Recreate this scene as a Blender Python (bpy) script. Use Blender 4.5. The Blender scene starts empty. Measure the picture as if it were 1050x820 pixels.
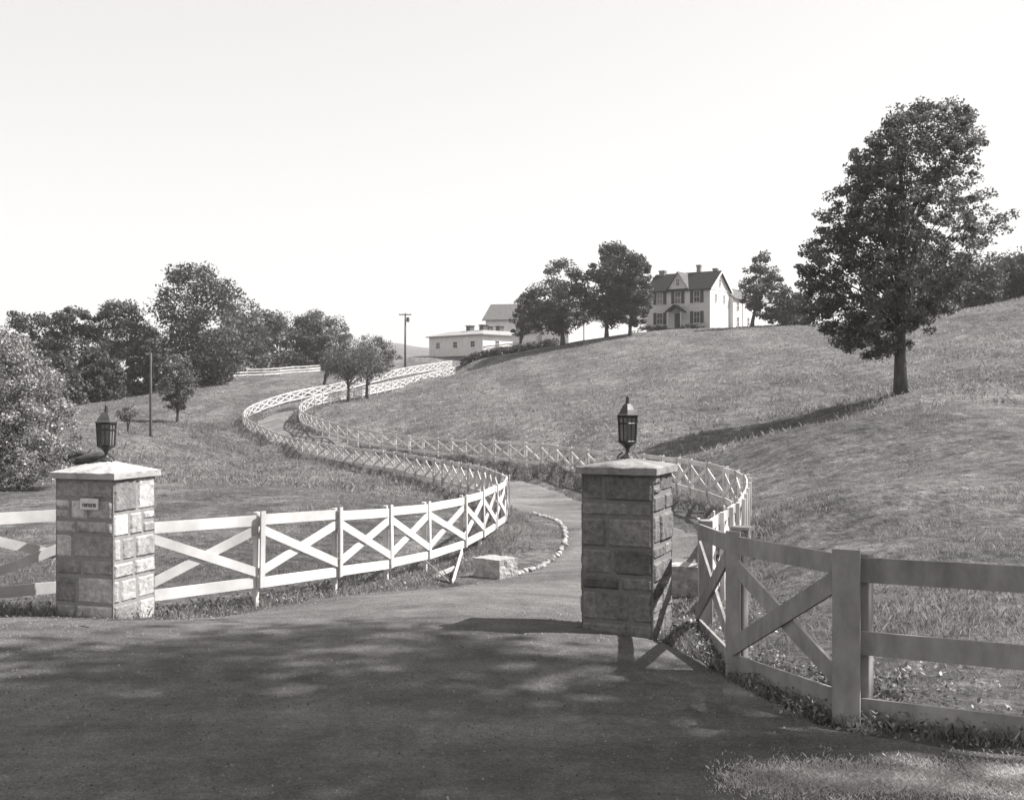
import bpy, bmesh, math, random
import numpy as np
from mathutils import Vector, Matrix, noise as mnoise
random.seed(7); rng = np.random.default_rng(7)
scene = bpy.context.scene
COL = scene.collection
R = math.radians
F = 1200.0; CX = 525.0; CY = 410.0; EYE = 2.4
TINT = (1.0, 0.975, 0.96)

# ------------------------------------------------------------------ helpers
def W(px, py, Z):
    """point of the place seen at photo pixel (px,py) at distance Z"""
    return ((px-CX)/F*Z, Z, EYE-(py-CY)/F*Z)

def tag(o, label=None, cat=None, group=None, kind=None):
    if label: o['label'] = label
    if cat: o['category'] = cat
    if group: o['group'] = group
    if kind: o['kind'] = kind
    return o

def thing(name, label, cat, loc=(0, 0, 0), rz=0, group=None):
    o = bpy.data.objects.new(name, None); COL.objects.link(o)
    o.location = loc; o.rotation_euler = (0, 0, rz); o.empty_display_size = 0.3
    return tag(o, label, cat, group)

def mesh_np(name, V, Fq, mat, parent=None, smooth=False, world=False, col=None):
    """V (N,3), Fq (M,k) arrays -> one mesh object. world=True: V in world coords, parent offset removed"""
    V = np.asarray(V, dtype=np.float32); Fq = np.asarray(Fq, dtype=np.int32)
    if world and parent is not None:
        V = V - np.array(parent_origin(parent), dtype=np.float32)
    me = bpy.data.meshes.new(name)
    k = Fq.shape[1]
    me.vertices.add(len(V)); me.vertices.foreach_set('co', V.ravel())
    me.loops.add(Fq.size); me.loops.foreach_set('vertex_index', Fq.ravel())
    me.polygons.add(len(Fq))
    me.polygons.foreach_set('loop_start', np.arange(0, Fq.size, k, dtype=np.int32))
    me.polygons.foreach_set('loop_total', np.full(len(Fq), k, dtype=np.int32))
    if smooth: me.polygons.foreach_set('use_smooth', np.ones(len(Fq), dtype=bool))
    me.update(calc_edges=True)
    if col is not None:
        a = me.attributes.new('tone', 'FLOAT', 'POINT')
        a.data.foreach_set('value', np.asarray(col, dtype=np.float32))
    me.materials.append(mat)
    o = bpy.data.objects.new(name, me); COL.objects.link(o)
    if parent is not None: o.parent = parent
    return o

def parent_origin(p):
    v = Vector((0, 0, 0))
    while p is not None:
        v = v + p.location; p = p.parent
    return v[:]

class MB:
    def __init__(s): s.v = []; s.f = []; s.t = []
    def add(s, vs, fs, tone=0.5):
        b = len(s.v); s.v += [tuple(v) for v in vs]; s.f += [tuple(i+b for i in f) for f in fs]
        s.t += [tone]*len(vs); return s
    def obox(s, c, ax, ay, az, tone=0.5):
        """box with centre c and three half-axis vectors"""
        c = Vector(c); ax = Vector(ax); ay = Vector(ay); az = Vector(az)
        vs = [c+sx*ax+sy*ay+sz*az for sz in (-1, 1) for sy in (-1, 1) for sx in (-1, 1)]
        fs = [(0, 2, 3, 1), (4, 5, 7, 6), (0, 1, 5, 4), (2, 6, 7, 3), (0, 4, 6, 2), (1, 3, 7, 5)]
        return s.add(vs, fs, tone)
    def box(s, x0, x1, y0, y1, z0, z1, tone=0.5):
        return s.obox(((x0+x1)/2, (y0+y1)/2, (z0+z1)/2), ((x1-x0)/2, 0, 0), (0, (y1-y0)/2, 0), (0, 0, (z1-z0)/2), tone)
    def board(s, p, q, w, t, n, tone=0.5):
        """plank from p to q, width w in the plane, thickness t along horizontal normal n"""
        p = Vector(p); q = Vector(q); a = (q-p); n = Vector(n).normalized()
        u = n.cross(a).normalized()
        return s.obox((p+q)/2, a/2, n*t/2, u*w/2, tone)
    def tube(s, pts, rads, seg=8, tone=0.5, cap=True):
        pts = [Vector(p) for p in pts]; b = len(s.v)
        for i, p in enumerate(pts):
            d = (pts[min(i+1, len(pts)-1)]-pts[max(i-1, 0)]).normalized()
            e = d.cross(Vector((0.31, 0.95, 0.05))).normalized()
            if e.length < 0.1: e = d.cross(Vector((1, 0, 0))).normalized()
            g = d.cross(e)
            for k in range(seg):
                an = 2*math.pi*k/seg
                s.v.append(tuple(p+(e*math.cos(an)+g*math.sin(an))*rads[i])); s.t.append(tone)
        for i in range(len(pts)-1):
            for k in range(seg):
                k2 = (k+1) % seg
                s.f.append((b+i*seg+k, b+i*seg+k2, b+(i+1)*seg+k2, b+(i+1)*seg+k))
        if cap:
            s.f.append(tuple(b+k for k in range(seg))[::-1])
            s.f.append(tuple(b+(len(pts)-1)*seg+k for k in range(seg)))
        return s
    def lathe(s, prof, seg=16, c=(0, 0, 0), rot=0.0, tone=0.5):
        """prof: list of (radius, z)"""
        b = len(s.v)
        for r, z in prof:
            for k in range(seg):
                an = rot+2*math.pi*k/seg
                s.v.append((c[0]+r*math.cos(an), c[1]+r*math.sin(an), c[2]+z)); s.t.append(tone)
        for i in range(len(prof)-1):
            for k in range(seg):
                k2 = (k+1) % seg
                s.f.append((b+i*seg+k, b+i*seg+k2, b+(i+1)*seg+k2, b+(i+1)*seg+k))
        s.f.append(tuple(b+k for k in range(seg))[::-1])
        s.f.append(tuple(b+(len(prof)-1)*seg+k for k in range(seg)))
        return s
    def build(s, name, mat, parent=None, bevel=0.0, smooth=False, world=False):
        me = bpy.data.meshes.new(name)
        vs = s.v
        if world and parent is not None:
            o0 = parent_origin(parent); vs = [(v[0]-o0[0], v[1]-o0[1], v[2]-o0[2]) for v in vs]
        me.from_pydata(vs, [], s.f)
        at = me.attributes.new('tone', 'FLOAT', 'POINT'); at.data.foreach_set('value', s.t)
        bm = bmesh.new(); bm.from_mesh(me)
        bmesh.ops.recalc_face_normals(bm, faces=bm.faces)
        if bevel > 0:
            bmesh.ops.bevel(bm, geom=list(bm.edges), offset=bevel, segments=1, affect='EDGES', profile=0.5)
        bm.to_mesh(me); bm.free()
        if smooth:
            for p in me.polygons: p.use_smooth = True
        me.materials.append(mat); me.update()
        o = bpy.data.objects.new(name, me); COL.objects.link(o)
        if parent is not None: o.parent = parent
        return o

# ------------------------------------------------------------------ materials
def g(v): return (v*TINT[0], v*TINT[1], v*TINT[2], 1.0)

def mat(name, lo, hi, scale=4.0, rough=0.85, bump=0.3, bscale=None, bdist=0.02, detail=6, stretch=(1, 1, 1),
        tone=0.0, translucent=0.0, spec=0.3, coords='Object', blotch=None, metallic=0.0, contrast=(0.3, 0.7)):
    m = bpy.data.materials.new(name); m.use_nodes = True
    nt = m.node_tree; N = nt.nodes; L = nt.links
    b = N['Principled BSDF']; out = N['Material Output']
    b.inputs['Roughness'].default_value = rough; b.inputs['Metallic'].default_value = metallic
    b.inputs['Specular IOR Level'].default_value = spec
    tc = N.new('ShaderNodeTexCoord'); mp = N.new('ShaderNodeMapping'); mp.inputs['Scale'].default_value = stretch
    L.new(tc.outputs[coords], mp.inputs['Vector'])
    nz = N.new('ShaderNodeTexNoise'); nz.inputs['Scale'].default_value = scale; nz.inputs['Detail'].default_value = detail
    nz.inputs['Roughness'].default_value = 0.62
    L.new(mp.outputs[0], nz.inputs['Vector'])
    rp = N.new('ShaderNodeValToRGB'); rp.color_ramp.elements[0].position = contrast[0]; rp.color_ramp.elements[1].position = contrast[1]
    rp.color_ramp.elements[0].color = g(lo); rp.color_ramp.elements[1].color = g(hi)
    L.new(nz.outputs['Fac'], rp.inputs['Fac'])
    c = rp.outputs['Color']
    if blotch:
        bl = N.new('ShaderNodeTexNoise'); bl.inputs['Scale'].default_value = blotch[0]; bl.inputs['Detail'].default_value = 4
        L.new(mp.outputs[0], bl.inputs['Vector'])
        mr = N.new('ShaderNodeMapRange'); mr.inputs['From Min'].default_value = 0.35; mr.inputs['From Max'].default_value = 0.65
        mr.inputs['To Min'].default_value = blotch[1]; mr.inputs['To Max'].default_value = blotch[2]
        L.new(bl.outputs['Fac'], mr.inputs['Value'])
        mx = N.new('ShaderNodeVectorMath'); mx.operation = 'SCALE'
        L.new(c, mx.inputs[0]); L.new(mr.outputs[0], mx.inputs['Scale']); c = mx.outputs[0]
    if tone > 0:
        at = N.new('ShaderNodeAttribute'); at.attribute_name = 'tone'
        mr = N.new('ShaderNodeMapRange'); mr.inputs['To Min'].default_value = 1-tone; mr.inputs['To Max'].default_value = 1+tone
        L.new(at.outputs['Fac'], mr.inputs['Value'])
        mx = N.new('ShaderNodeVectorMath'); mx.operation = 'SCALE'
        L.new(c, mx.inputs[0]); L.new(mr.outputs[0], mx.inputs['Scale']); c = mx.outputs[0]
    L.new(c, b.inputs['Base Color'])
    if bump > 0:
        bz = N.new('ShaderNodeTexNoise'); bz.inputs['Scale'].default_value = bscale or scale*3; bz.inputs['Detail'].default_value = 8
        L.new(mp.outputs[0], bz.inputs['Vector'])
        bp = N.new('ShaderNodeBump'); bp.inputs['Strength'].default_value = bump; bp.inputs['Distance'].default_value = bdist
        L.new(bz.outputs['Fac'], bp.inputs['Height']); L.new(bp.outputs[0], b.inputs['Normal'])
    if translucent > 0:
        tr = N.new('ShaderNodeBsdfTranslucent'); L.new(c, tr.inputs['Color'])
        ms = N.new('ShaderNodeMixShader'); ms.inputs['Fac'].default_value = translucent
        L.new(b.outputs[0], ms.inputs[1]); L.new(tr.outputs[0], ms.inputs[2]); L.new(ms.outputs[0], out.inputs['Surface'])
    return m

M = {}
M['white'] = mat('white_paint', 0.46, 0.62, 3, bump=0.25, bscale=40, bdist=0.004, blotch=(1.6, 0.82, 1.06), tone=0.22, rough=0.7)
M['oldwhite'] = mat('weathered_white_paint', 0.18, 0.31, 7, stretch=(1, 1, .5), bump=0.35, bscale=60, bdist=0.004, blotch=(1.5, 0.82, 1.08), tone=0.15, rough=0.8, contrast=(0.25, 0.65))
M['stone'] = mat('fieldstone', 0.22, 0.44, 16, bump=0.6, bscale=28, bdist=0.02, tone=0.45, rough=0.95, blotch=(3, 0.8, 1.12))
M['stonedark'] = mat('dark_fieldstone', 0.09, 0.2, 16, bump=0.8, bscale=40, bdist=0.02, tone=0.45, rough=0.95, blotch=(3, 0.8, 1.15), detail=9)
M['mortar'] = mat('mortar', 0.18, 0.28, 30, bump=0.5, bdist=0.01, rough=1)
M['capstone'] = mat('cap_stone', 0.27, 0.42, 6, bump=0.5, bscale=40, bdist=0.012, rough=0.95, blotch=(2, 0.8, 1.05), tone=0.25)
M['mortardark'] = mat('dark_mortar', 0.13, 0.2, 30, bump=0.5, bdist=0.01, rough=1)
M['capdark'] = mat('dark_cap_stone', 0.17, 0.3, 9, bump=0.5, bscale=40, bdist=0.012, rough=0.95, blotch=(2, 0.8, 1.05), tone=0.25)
M['iron'] = mat('dark_iron', 0.03, 0.07, 12, bump=0.3, bscale=60, bdist=0.003, rough=0.45, spec=0.5, metallic=0.2)
M['leadedglass'] = mat('frosted_lantern_glass', 0.10, 0.2, 8, bump=0.2, bscale=50, bdist=0.003, rough=0.15, spec=0.6)
M['leaf'] = mat('leaf_mid', 0.08, 0.17, 0.9, bump=0, translucent=0.3, tone=0.45, spec=0.35, rough=0.55)
M['leafdark'] = mat('leaf_dark', 0.045, 0.11, 0.9, bump=0, translucent=0.25, tone=0.45, spec=0.3, rough=0.6)
M['leafpale'] = mat('leaf_pale', 0.17, 0.36, 1.2, bump=0, translucent=0.3, tone=0.6, spec=0.5, rough=0.45)
M['bark'] = mat('bark', 0.05, 0.12, 6, bump=0.8, bscale=14, bdist=0.05, stretch=(1, 1, 0.25), rough=1)
M['polewood'] = mat('pole_wood', 0.07, 0.14, 6, bump=0.4, stretch=(1, 1, 0.1), rough=1)
M['grass'] = mat('grass_blades', 0.16, 0.32, 0.35, bump=0, translucent=0.45, tone=0.55, spec=0.3, rough=0.6)
M['weed'] = mat('weed_leaves', 0.10, 0.26, 2.0, bump=0, translucent=0.3, tone=0.6, spec=0.5, rough=0.45)
M['straw'] = mat('dry_stubble', 0.4, 0.7, 2.0, bump=0, translucent=0.3, tone=0.5, spec=0.3, rough=0.6)
M['pebble'] = mat('gravel', 0.08, 0.2, 30, bump=0, tone=0.6, rough=0.9)
M['kerbstone'] = mat('whitewashed_stone', 0.16, 0.36, 10, bump=0.7, bdist=0.03, tone=0.4, rough=0.95)
M['wallwhite'] = mat('white_siding', 0.58, 0.74, 1.2, bump=0.2, bscale=20, bdist=0.02, rough=0.9)
M['wallhouse'] = mat('house_siding', 0.5, 0.66, 0.9, bump=0.2, bscale=12, bdist=0.02, rough=0.9, blotch=(0.35, 0.85, 1.05), detail=9)
M['roofdark'] = mat('dark_roof_shingles', 0.015, 0.035, 3, spec=0.1, bump=0.5, rough=0.95, detail=8)
M['roofgrey'] = mat('grey_roof', 0.07, 0.13, 2, bump=0.4, rough=0.9, detail=8)
M['rooflight'] = mat('pale_roof', 0.2, 0.3, 2, bump=0.4, rough=0.9)
M['shutter'] = mat('dark_shutter', 0.04, 0.07, 8, bump=0.2, rough=0.7)
M['pane'] = mat('window_pane', 0.04, 0.09, 3, bump=0, rough=0.08, spec=0.8)
M['brick'] = mat('chimney_brick', 0.16, 0.28, 10, bump=0.4, rough=0.95)
M['log'] = mat('shadow_standin_dark', 0.04, 0.09, 6, bump=0.8, bdist=0.04, stretch=(0.4, 1, 1), rough=1)  # dark tone of the log form that stands in for a shadow

def ground_mat(name, kind):
    m = bpy.data.materials.new(name); m.use_nodes = True
    nt = m.node_tree; N = nt.nodes; L = nt.links; b = N['Principled BSDF']
    b.inputs['Roughness'].default_value = 0.95; b.inputs['Specular IOR Level'].default_value = 0.15
    tc = N.new('ShaderNodeTexCoord'); P = tc.outputs['Object']
    def nz(scale, detail=6, stretch=None, rough=0.6, rot=0):
        n = N.new('ShaderNodeTexNoise'); n.inputs['Scale'].default_value = scale; n.inputs['Detail'].default_value = detail
        n.inputs['Roughness'].default_value = rough
        if stretch:
            mp = N.new('ShaderNodeMapping'); mp.inputs['Scale'].default_value = stretch; mp.inputs['Rotation'].default_value = (0, 0, rot)
            L.new(P, mp.inputs[0]); L.new(mp.outputs[0], n.inputs['Vector'])
        else: L.new(P, n.inputs['Vector'])
        return n.outputs['Fac']
    def mr(x, a, c, lo, hi):
        n = N.new('ShaderNodeMapRange'); n.inputs['From Min'].default_value = a; n.inputs['From Max'].default_value = c
        n.inputs['To Min'].default_value = lo; n.inputs['To Max'].default_value = hi; L.new(x, n.inputs['Value']); return n.outputs[0]
    def mul(x, y):
        n = N.new('ShaderNodeMath'); n.operation = 'MULTIPLY'; L.new(x, n.inputs[0]); L.new(y, n.inputs[1]); return n.outputs[0]
    def add(x, y, k=1.0):
        n = N.new('ShaderNodeMath'); n.operation = 'MULTIPLY_ADD'; L.new(y, n.inputs[0]); n.inputs[1].default_value = k; L.new(x, n.inputs[2]); return n.outputs[0]
    if kind == 'field':
        v = mr(nz(0.16, 9, rough=0.7), 0.32, 0.68, 0.155, 0.265)
        v = mul(v, mr(nz(1.6, 8, rough=0.75), 0.34, 0.66, 0.5, 1.45)); v = mul(v, mr(nz(.55, 7, rough=0.8), 0.36, 0.64, 0.68, 1.25)); v = mul(v, mr(nz(4.0, 5, rough=0.8), 0.36, 0.64, 0.62, 1.3))
        v = mul(v, mr(nz(9, 6, rough=0.7), 0.3, 0.7, 0.75, 1.22))
        v = mul(v, mr(nz(0.28, 6, (1, 0.16, 1), rot=R(62)), 0.42, 0.58, 0.70, 1.10))     # mown swaths
        h = add(nz(5, 8, rough=0.7), nz(1.2, 6), 1.6); dist = 0.5; st = 1.0
    elif kind == 'road':
        v = mr(nz(0.45, 6), 0.3, 0.7, 0.135, 0.25)
        v = mul(v, mr(nz(38, 3, rough=0.8), 0.25, 0.75, 0.62, 1.4))
        v = mul(v, mr(nz(7, 6, rough=0.7), 0.3, 0.7, 0.82, 1.15))
        v = mul(v, mr(nz(1.1, 6, (0.22, 1, 1), rot=R(4)), 0.35, 0.65, 0.74, 1.16)); v = mul(v, mr(nz(90, 2, rough=.8), .3, .7, .75, 1.3))
        v = mul(v, mr(nz(2.2, 7, rough=.75), .35, .65, .78, 1.18))
        vo = N.new('ShaderNodeTexVoronoi'); vo.inputs['Scale'].default_value = 26; L.new(P, vo.inputs['Vector'])
        v = mul(v, mr(vo.outputs['Distance'], 0.05, 0.35, 1.15, 0.92))
        h = add(nz(45, 4, rough=0.8), nz(6, 6), 1.5); dist = 0.05; st = 1.0
    else:
        v = mr(nz(0.02, 8, rough=0.7), 0.3, 0.7, 0.08, 0.16); h = nz(0.2, 8); dist = 2.0; st = 0.8
    cb = N.new('ShaderNodeCombineColor')
    for i, ch in enumerate(('Red', 'Green', 'Blue')):
        k = N.new('ShaderNodeMath'); k.operation = 'MULTIPLY'; k.inputs[1].default_value = TINT[i]; L.new(v, k.inputs[0]); L.new(k.outputs[0], cb.inputs[ch])
    L.new(cb.outputs[0], b.inputs['Base Color'])
    bp = N.new('ShaderNodeBump'); bp.inputs['Strength'].default_value = st; bp.inputs['Distance'].default_value = dist
    L.new(h, bp.inputs['Height']); L.new(bp.outputs[0], b.inputs['Normal'])
    return m
M['field'] = ground_mat('pasture', 'field'); M['road'] = ground_mat('gravel_road', 'road'); M['hill'] = ground_mat('far_hill', 'hill')

# ------------------------------------------------------------------ plan of the place
# fence lines as (photo px, top py, distance)
LF = [(146, 533, 14.15), (161, 532, 14.2), (262, 525, 15.2), (344, 521, 16.7), (396, 518.5, 18.4), (436, 515, 20.2), (473, 508, 22), (490, 503, 23.8), (503, 498, 25.4),
      (513, 493, 27), (518, 488, 29), (505, 482, 33), (490, 477, 38), (460, 472, 45), (429, 467, 52), (390, 461, 60), (357, 458, 67), (307, 450, 80),
      (280, 442, 90), (258, 432, 98), (249, 424, 106), (258, 415, 114), (288, 404, 122), (320, 397, 128), (352, 391, 135), (413, 377, 150), (467, 369, 170)]
RF = [(727, 533, 13.6), (740, 526, 15), (752, 519, 17), (762, 511, 20), (768, 500, 23), (769, 490, 26), (765, 485, 28), (745, 478, 31), (714, 471, 34),
      (690, 468, 37), (660, 465, 40), (600, 460, 46), (553, 454, 52), (500, 451, 59), (460, 449, 65), (420, 446, 71), (380, 441, 77), (340, 432, 85),
      (320, 426, 92), (309, 421, 98), (308, 416, 103), (314, 410, 108), (328, 404, 112), (345, 401, 117), (400, 391, 133), (467, 376, 154)]
C = []   # terrain control points
for (px, py, Z) in LF + RF:
    x, y, z = W(px, py, Z); C.append((x, y, z-1.2))
for q in [  # ground seen at (px, py) at distance Z
    (20, 470, 60), (60, 480, 45), (100, 500, 38), (30, 560, 22), (0, 620, 15), (200, 560, 21), (300, 520, 30), (200, 500, 36), (380, 520, 31),
    (154, 447, 75), (182, 433, 95), (60, 412, 141), (230, 389, 160), (330, 379, 185), (0, 425, 120), (100, 430, 100), (225, 472, 75), (160, 470, 60),
    (222, 440, 96), (210, 410, 125), (150, 402, 145), (290, 392, 150),
    (700, 338, 150), (663, 340, 152), (750, 336, 150), (560, 357, 152), (520, 365, 153), (620, 347, 150), (480, 374, 155), (600, 400, 100), (450, 402, 120),
    (400, 412, 105), (600, 370, 125), (600, 420, 75), (500, 432, 75), (500, 446, 65), (430, 428, 88), (600, 450, 52), (700, 472, 41), (700, 430, 55),
    (700, 400, 75), (700, 370, 105), (780, 335, 145), (820, 334, 140), (924, 402, 46), (780, 494, 34), (780, 452, 44), (780, 426, 55), (700, 440, 50), (800, 512, 25), (800, 562, 18), (900, 600, 14.5),
    (1050, 560, 16), (1050, 480, 26), (1050, 420, 38), (1050, 350, 66), (1050, 312, 92), (950, 352, 85), (850, 372, 80), (850, 350, 105),
    (1000, 332, 88), (1050, 306, 110), (920, 330, 120), (1200, 420, 40), (1200, 320, 80), (1300, 560, 18), (1200, 280, 110),
    (490, 420, 92), (560, 385, 115), (850, 440, 38), (-200, 560, 22), (-200, 450, 60), (-200, 430, 130), (-60, 420, 140)]:
    C.append(W(*q))
for (x, y, z) in [(-4.7, 13.7, -.08), (1.2, 12.2, 0), (-1.7, 12.5, -.02), (-10, 13, -.1), (-20, 13, -.1), (0, 9, 0), (0, 5, 0), (-6, 8, 0), (-12, 9, 0), (-6, 3, 0), (5, 5, 0),
                  (2.5, 8.7, 0.0), (1.98, 10.3, -.03), (2.1, 12.8, -.2), (3.6, 8.1, 0.03), (6, 6.5, .05), (10, 4.5, .1), (0, -5, 0), (0, -20, 0), (20, -20, .3),
                  (-20, -20, 0), (-40, 5, -.3), (25, 5, 1.0), (14, 8, 0.7), (40, 20, 4), (0, -60, 0), (80, -40, 4), (-80, -40, 0),
                  (2.6, 20, -.45), (2.9, 26, -.55), (.4, 16, -.25),
                  (-8, 185, 7.5), (-20, 190, 8.3), (-5, 200, 9.8), (-16, 206, 10.1), (14, 215, 10.2), (27, 168, 12.2), (22, 165, 12.0), (40, 165, 12.2), (60, 160, 13), (30, 200, 11),
                  (0, 250, 9), (-40, 220, 8), (-80, 200, 4), (-80, 150, 2.2), (100, 150, 17), (150, 100, 20), (-150, 100, 0), (-100, 60, -1),
                  (-300, 200, 0), (-200, 400, 0), (0, 400, 4), (200, 400, 10), (300, 100, 20), (400, -100, 15), (-300, -100, 0)]:
    C.append((x, y, z))
C = np.array(C)
def phi(r2, c=2.0): return np.sqrt(r2+c*c)
_n = len(C); A = phi(((C[:, None, :2]-C[None, :, :2])**2).sum(-1)); A += np.eye(_n)*(-0.05)
Pm = np.hstack([np.ones((_n, 1)), C[:, :2]])
K = np.zeros((_n+3, _n+3)); K[:_n, :_n] = A; K[:_n, _n:] = Pm; K[_n:, :_n] = Pm.T
SOL = np.linalg.solve(K, np.concatenate([C[:, 2], np.zeros(3)]))
def H(x, y):
    x = np.atleast_1d(np.asarray(x, float)); y = np.atleast_1d(np.asarray(y, float)); out = np.empty(x.size)
    xf = x.ravel(); yf = y.ravel()
    for i in range(0, xf.size, 20000):
        a = xf[i:i+20000]; b = yf[i:i+20000]
        r2 = (a[:, None]-C[None, :, 0])**2+(b[:, None]-C[None, :, 1])**2
        out[i:i+20000] = phi(r2) @ SOL[:_n] + SOL[_n] + SOL[_n+1]*a + SOL[_n+2]*b
    r = np.hypot(xf, yf); t = np.clip((r-330)/350, 0, 1); t = t*t*(3-2*t)
    out = out*(1-t) + 2.0*t
    # small natural unevenness of the pasture
    k = np.clip((yf-13)/12, 0, 1)
    out += k*(0.05*np.sin(xf*0.9+yf*0.37)*np.sin(yf*0.8-xf*0.2)+0.07*np.sin(xf*0.31+1.3)*np.sin(yf*0.27+xf*.11))
    return out.reshape(x.shape)
def h1(x, y): return float(H(x, y)[0])

def catmull(pts, n):
    P = np.array([2*np.array(pts[0])-np.array(pts[1])]+[np.array(p) for p in pts]+[2*np.array(pts[-1])-np.array(pts[-2])], float)
    out = []
    for i in range(1, len(P)-2):
        for t in np.linspace(0, 1, n, endpoint=False):
            a, b, c, d = P[i-1], P[i], P[i+1], P[i+2]
            out.append(0.5*((2*b)+(c-a)*t+(2*a-5*b+4*c-d)*t*t+(3*b-a-3*c+d)*t**3))
    out.append(P[-2]); return np.array(out)

edges = [(-4.2, 11.4, .6, 11.3), (-4.4, 12.9, .75, 12.6), (-3.4, 14.6, 1.2, 14.3), (-2.4, 16.6, 1.9, 16.2), (-1.1, 17.9, 2.5, 17.8), (.08, 20.1, 3.1, 19.9), (.87, 23.2, 3.8, 23.2),
         (1.14, 25.8, 4.1, 26.5), (1.1, 29.5, 4.05, 30.5), (.6, 33.5, 3.4, 35.5), (-.2, 38, 2.3, 41), (-1.3, 44, .9, 47), (-2.7, 50, -.5, 52.2)]
mid = [(-2.9, 55.5), (-5.4, 63.5), (-9.0, 72), (-13.6, 84), (-16.8, 91), (-19.6, 98), (-21.5, 105), (-22.0, 111), (-21.2, 117), (-19.6, 124), (-16.8, 134), (-13, 146), (-8, 162)]
for i, (x, y) in enumerate(mid):
    a = mid[max(i-1, 0)]; b = mid[min(i+1, len(mid)-1)]
    d = Vector((b[0]-a[0], b[1]-a[1])).normalized(); hw = 1.45
    edges.append((x-d.y*hw, y+d.x*hw, x+d.y*hw, y-d.x*hw))
# the first station's left/right order: x-d.y is left when heading away
RE = catmull(edges, 14)
RC = (RE[:, :2]+RE[:, 2:])/2; RH = np.linalg.norm(RE[:, :2]-RE[:, 2:], axis=1)/2

def apron_edge(x):
    """far edge (y) of the road running across in front of the gate"""
    return np.interp(x, [-200, -20, -6, -4.4, .75, 1.6, 1.95, 2.3, 3.4, 6, 12, 40, 200],
                     [16, 13.6, 13.25, 13.1, 12.75, 11.9, 10.2, 8.75, 7.95, 6.4, 4.2, -4, -40])
def road_depth(x, y):
    """>0 inside a road (metres from its edge), <0 outside"""
    x = np.asarray(x, float).ravel(); y = np.asarray(y, float).ravel(); out = np.full(x.size, -99.0)
    sel = np.where((x > -40) & (x < 20) & (y > 8) & (y < 180))[0]
    for i in range(0, len(sel), 8000):
        s = sel[i:i+8000]
        d = np.hypot(x[s][:, None]-RC[None, :, 0], y[s][:, None]-RC[None, :, 1])-RH[None, :]
        out[s] = -d.min(1)
    ap = np.minimum(apron_edge(x)-y, y+9)
    return np.maximum(out, np.clip(ap, -50, 50))

# ------------------------------------------------------------------ ground sheets
def axis(segs):
    v = []
    for a, b, st in segs: v += list(np.arange(a, b, st))
    v.append(segs[-1][1]); return np.array(v)
xs = axis([(-3000, -600, 200), (-600, -150, 25), (-150, -60, 4), (-60, -26, 1.0), (-26, -8, .5), (-8, 8, .2), (8, 26, .5), (26, 80, 1.2), (80, 160, 5), (160, 600, 30), (600, 3000, 200)])
ys = axis([(-400, -60, 20), (-60, -8, 4), (-8, 4, .6), (4, 34, .2), (34, 60, .4), (60, 130, .8), (130, 190, 1.5), (190, 300, 5), (300, 700, 25), (700, 4000, 200)])
X, Y = np.meshgrid(xs, ys); Zg = H(X, Y)
D = road_depth(X, Y).reshape(X.shape)
near = np.clip((70-Y)/40, 0, 1)
Zg = Zg - np.clip((D-0.0)/0.35, 0, 1)*(0.07+0.12*(1-near))
def grid_mesh(name, X, Y, Z, m, mask=None):
    ny, nx = X.shape; idx = np.arange(nx*ny).reshape(ny, nx)
    q = np.stack([idx[:-1, :-1], idx[:-1, 1:], idx[1:, 1:], idx[1:, :-1]], -1).reshape(-1, 4)
    if mask is not None: q = q[mask.ravel()]
    return mesh_np(name, np.stack([X.ravel(), Y.ravel(), Z.ravel()], 1), q, m, smooth=True)
tag(grid_mesh('pasture_ground', X, Y, Zg, M['field']), kind='structure')
# driveway
cols = 11; t = np.linspace(0, 1, cols)[None, :]
st = np.arange(0, len(RE)); E = RE[st]
wob = 0.10*np.sin(st*0.9)+0.07*np.sin(st*2.3+1)
dirv = (E[:, 2:]-E[:, :2]); dirn = dirv/np.linalg.norm(dirv, axis=1)[:, None]
Lp = E[:, :2]-dirn*(0.05+wob[:, None]*.6); Rp = E[:, 2:]+dirn*(0.05+wob[::-1, None]*.6)
DX = Lp[:, 0:1]*(1-t)+Rp[:, 0:1]*t; DY = Lp[:, 1:2]*(1-t)+Rp[:, 1:2]*t
DZ = H(DX, DY)+0.022-0.06*(np.abs(t-.5)*2)**6*np.clip((DY-12.6)/1.0, 0, 1)-.03*np.clip((12.1-DY)/.5, 0, 1)
tag(grid_mesh('driveway', DX, DY, DZ, M['road']), kind='structure')
# road across the front
ax = axis([(-200, -20, 6), (-20, -8, .6), (-8, 10, .25), (10, 40, 1.5), (40, 200, 8)]); tt = np.concatenate([np.linspace(0, .6, 16, endpoint=False), np.linspace(.6, 1, 34)])
AX = np.repeat(ax[None, :], len(tt), 0)
ae = apron_edge(ax)+0.08*np.sin(ax*2.1)+0.05*np.sin(ax*5.3+1)
AY = np.minimum(-9, ae-12)[None, :]*(1-tt[:, None])+ae[None, :]*tt[:, None]
AZ = H(AX, AY)+0.016-0.06*np.clip((tt[:, None]-.985)/.015, 0, 1)
tag(grid_mesh('road', AX, AY, AZ, M['road']), kind='structure')
# distant hill beyond the stables
hx = np.linspace(-260, 60, 60); hy = np.linspace(520, 760, 30); HX, HY = np.meshgrid(hx, hy)
HZ = 2+30*np.exp(-((HX+65)/90)**2)*np.sin(np.clip((HY-520)/240, 0, 1)*math.pi)
HZ = HZ+np.array([mnoise.noise(Vector((a*.05, b*.05, 0)))*2.5 for a, b in zip(HX.ravel(), HY.ravel())]).reshape(HX.shape)
tag(grid_mesh('distant_hill', HX, HY, HZ, M['hill']), kind='structure')

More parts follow.
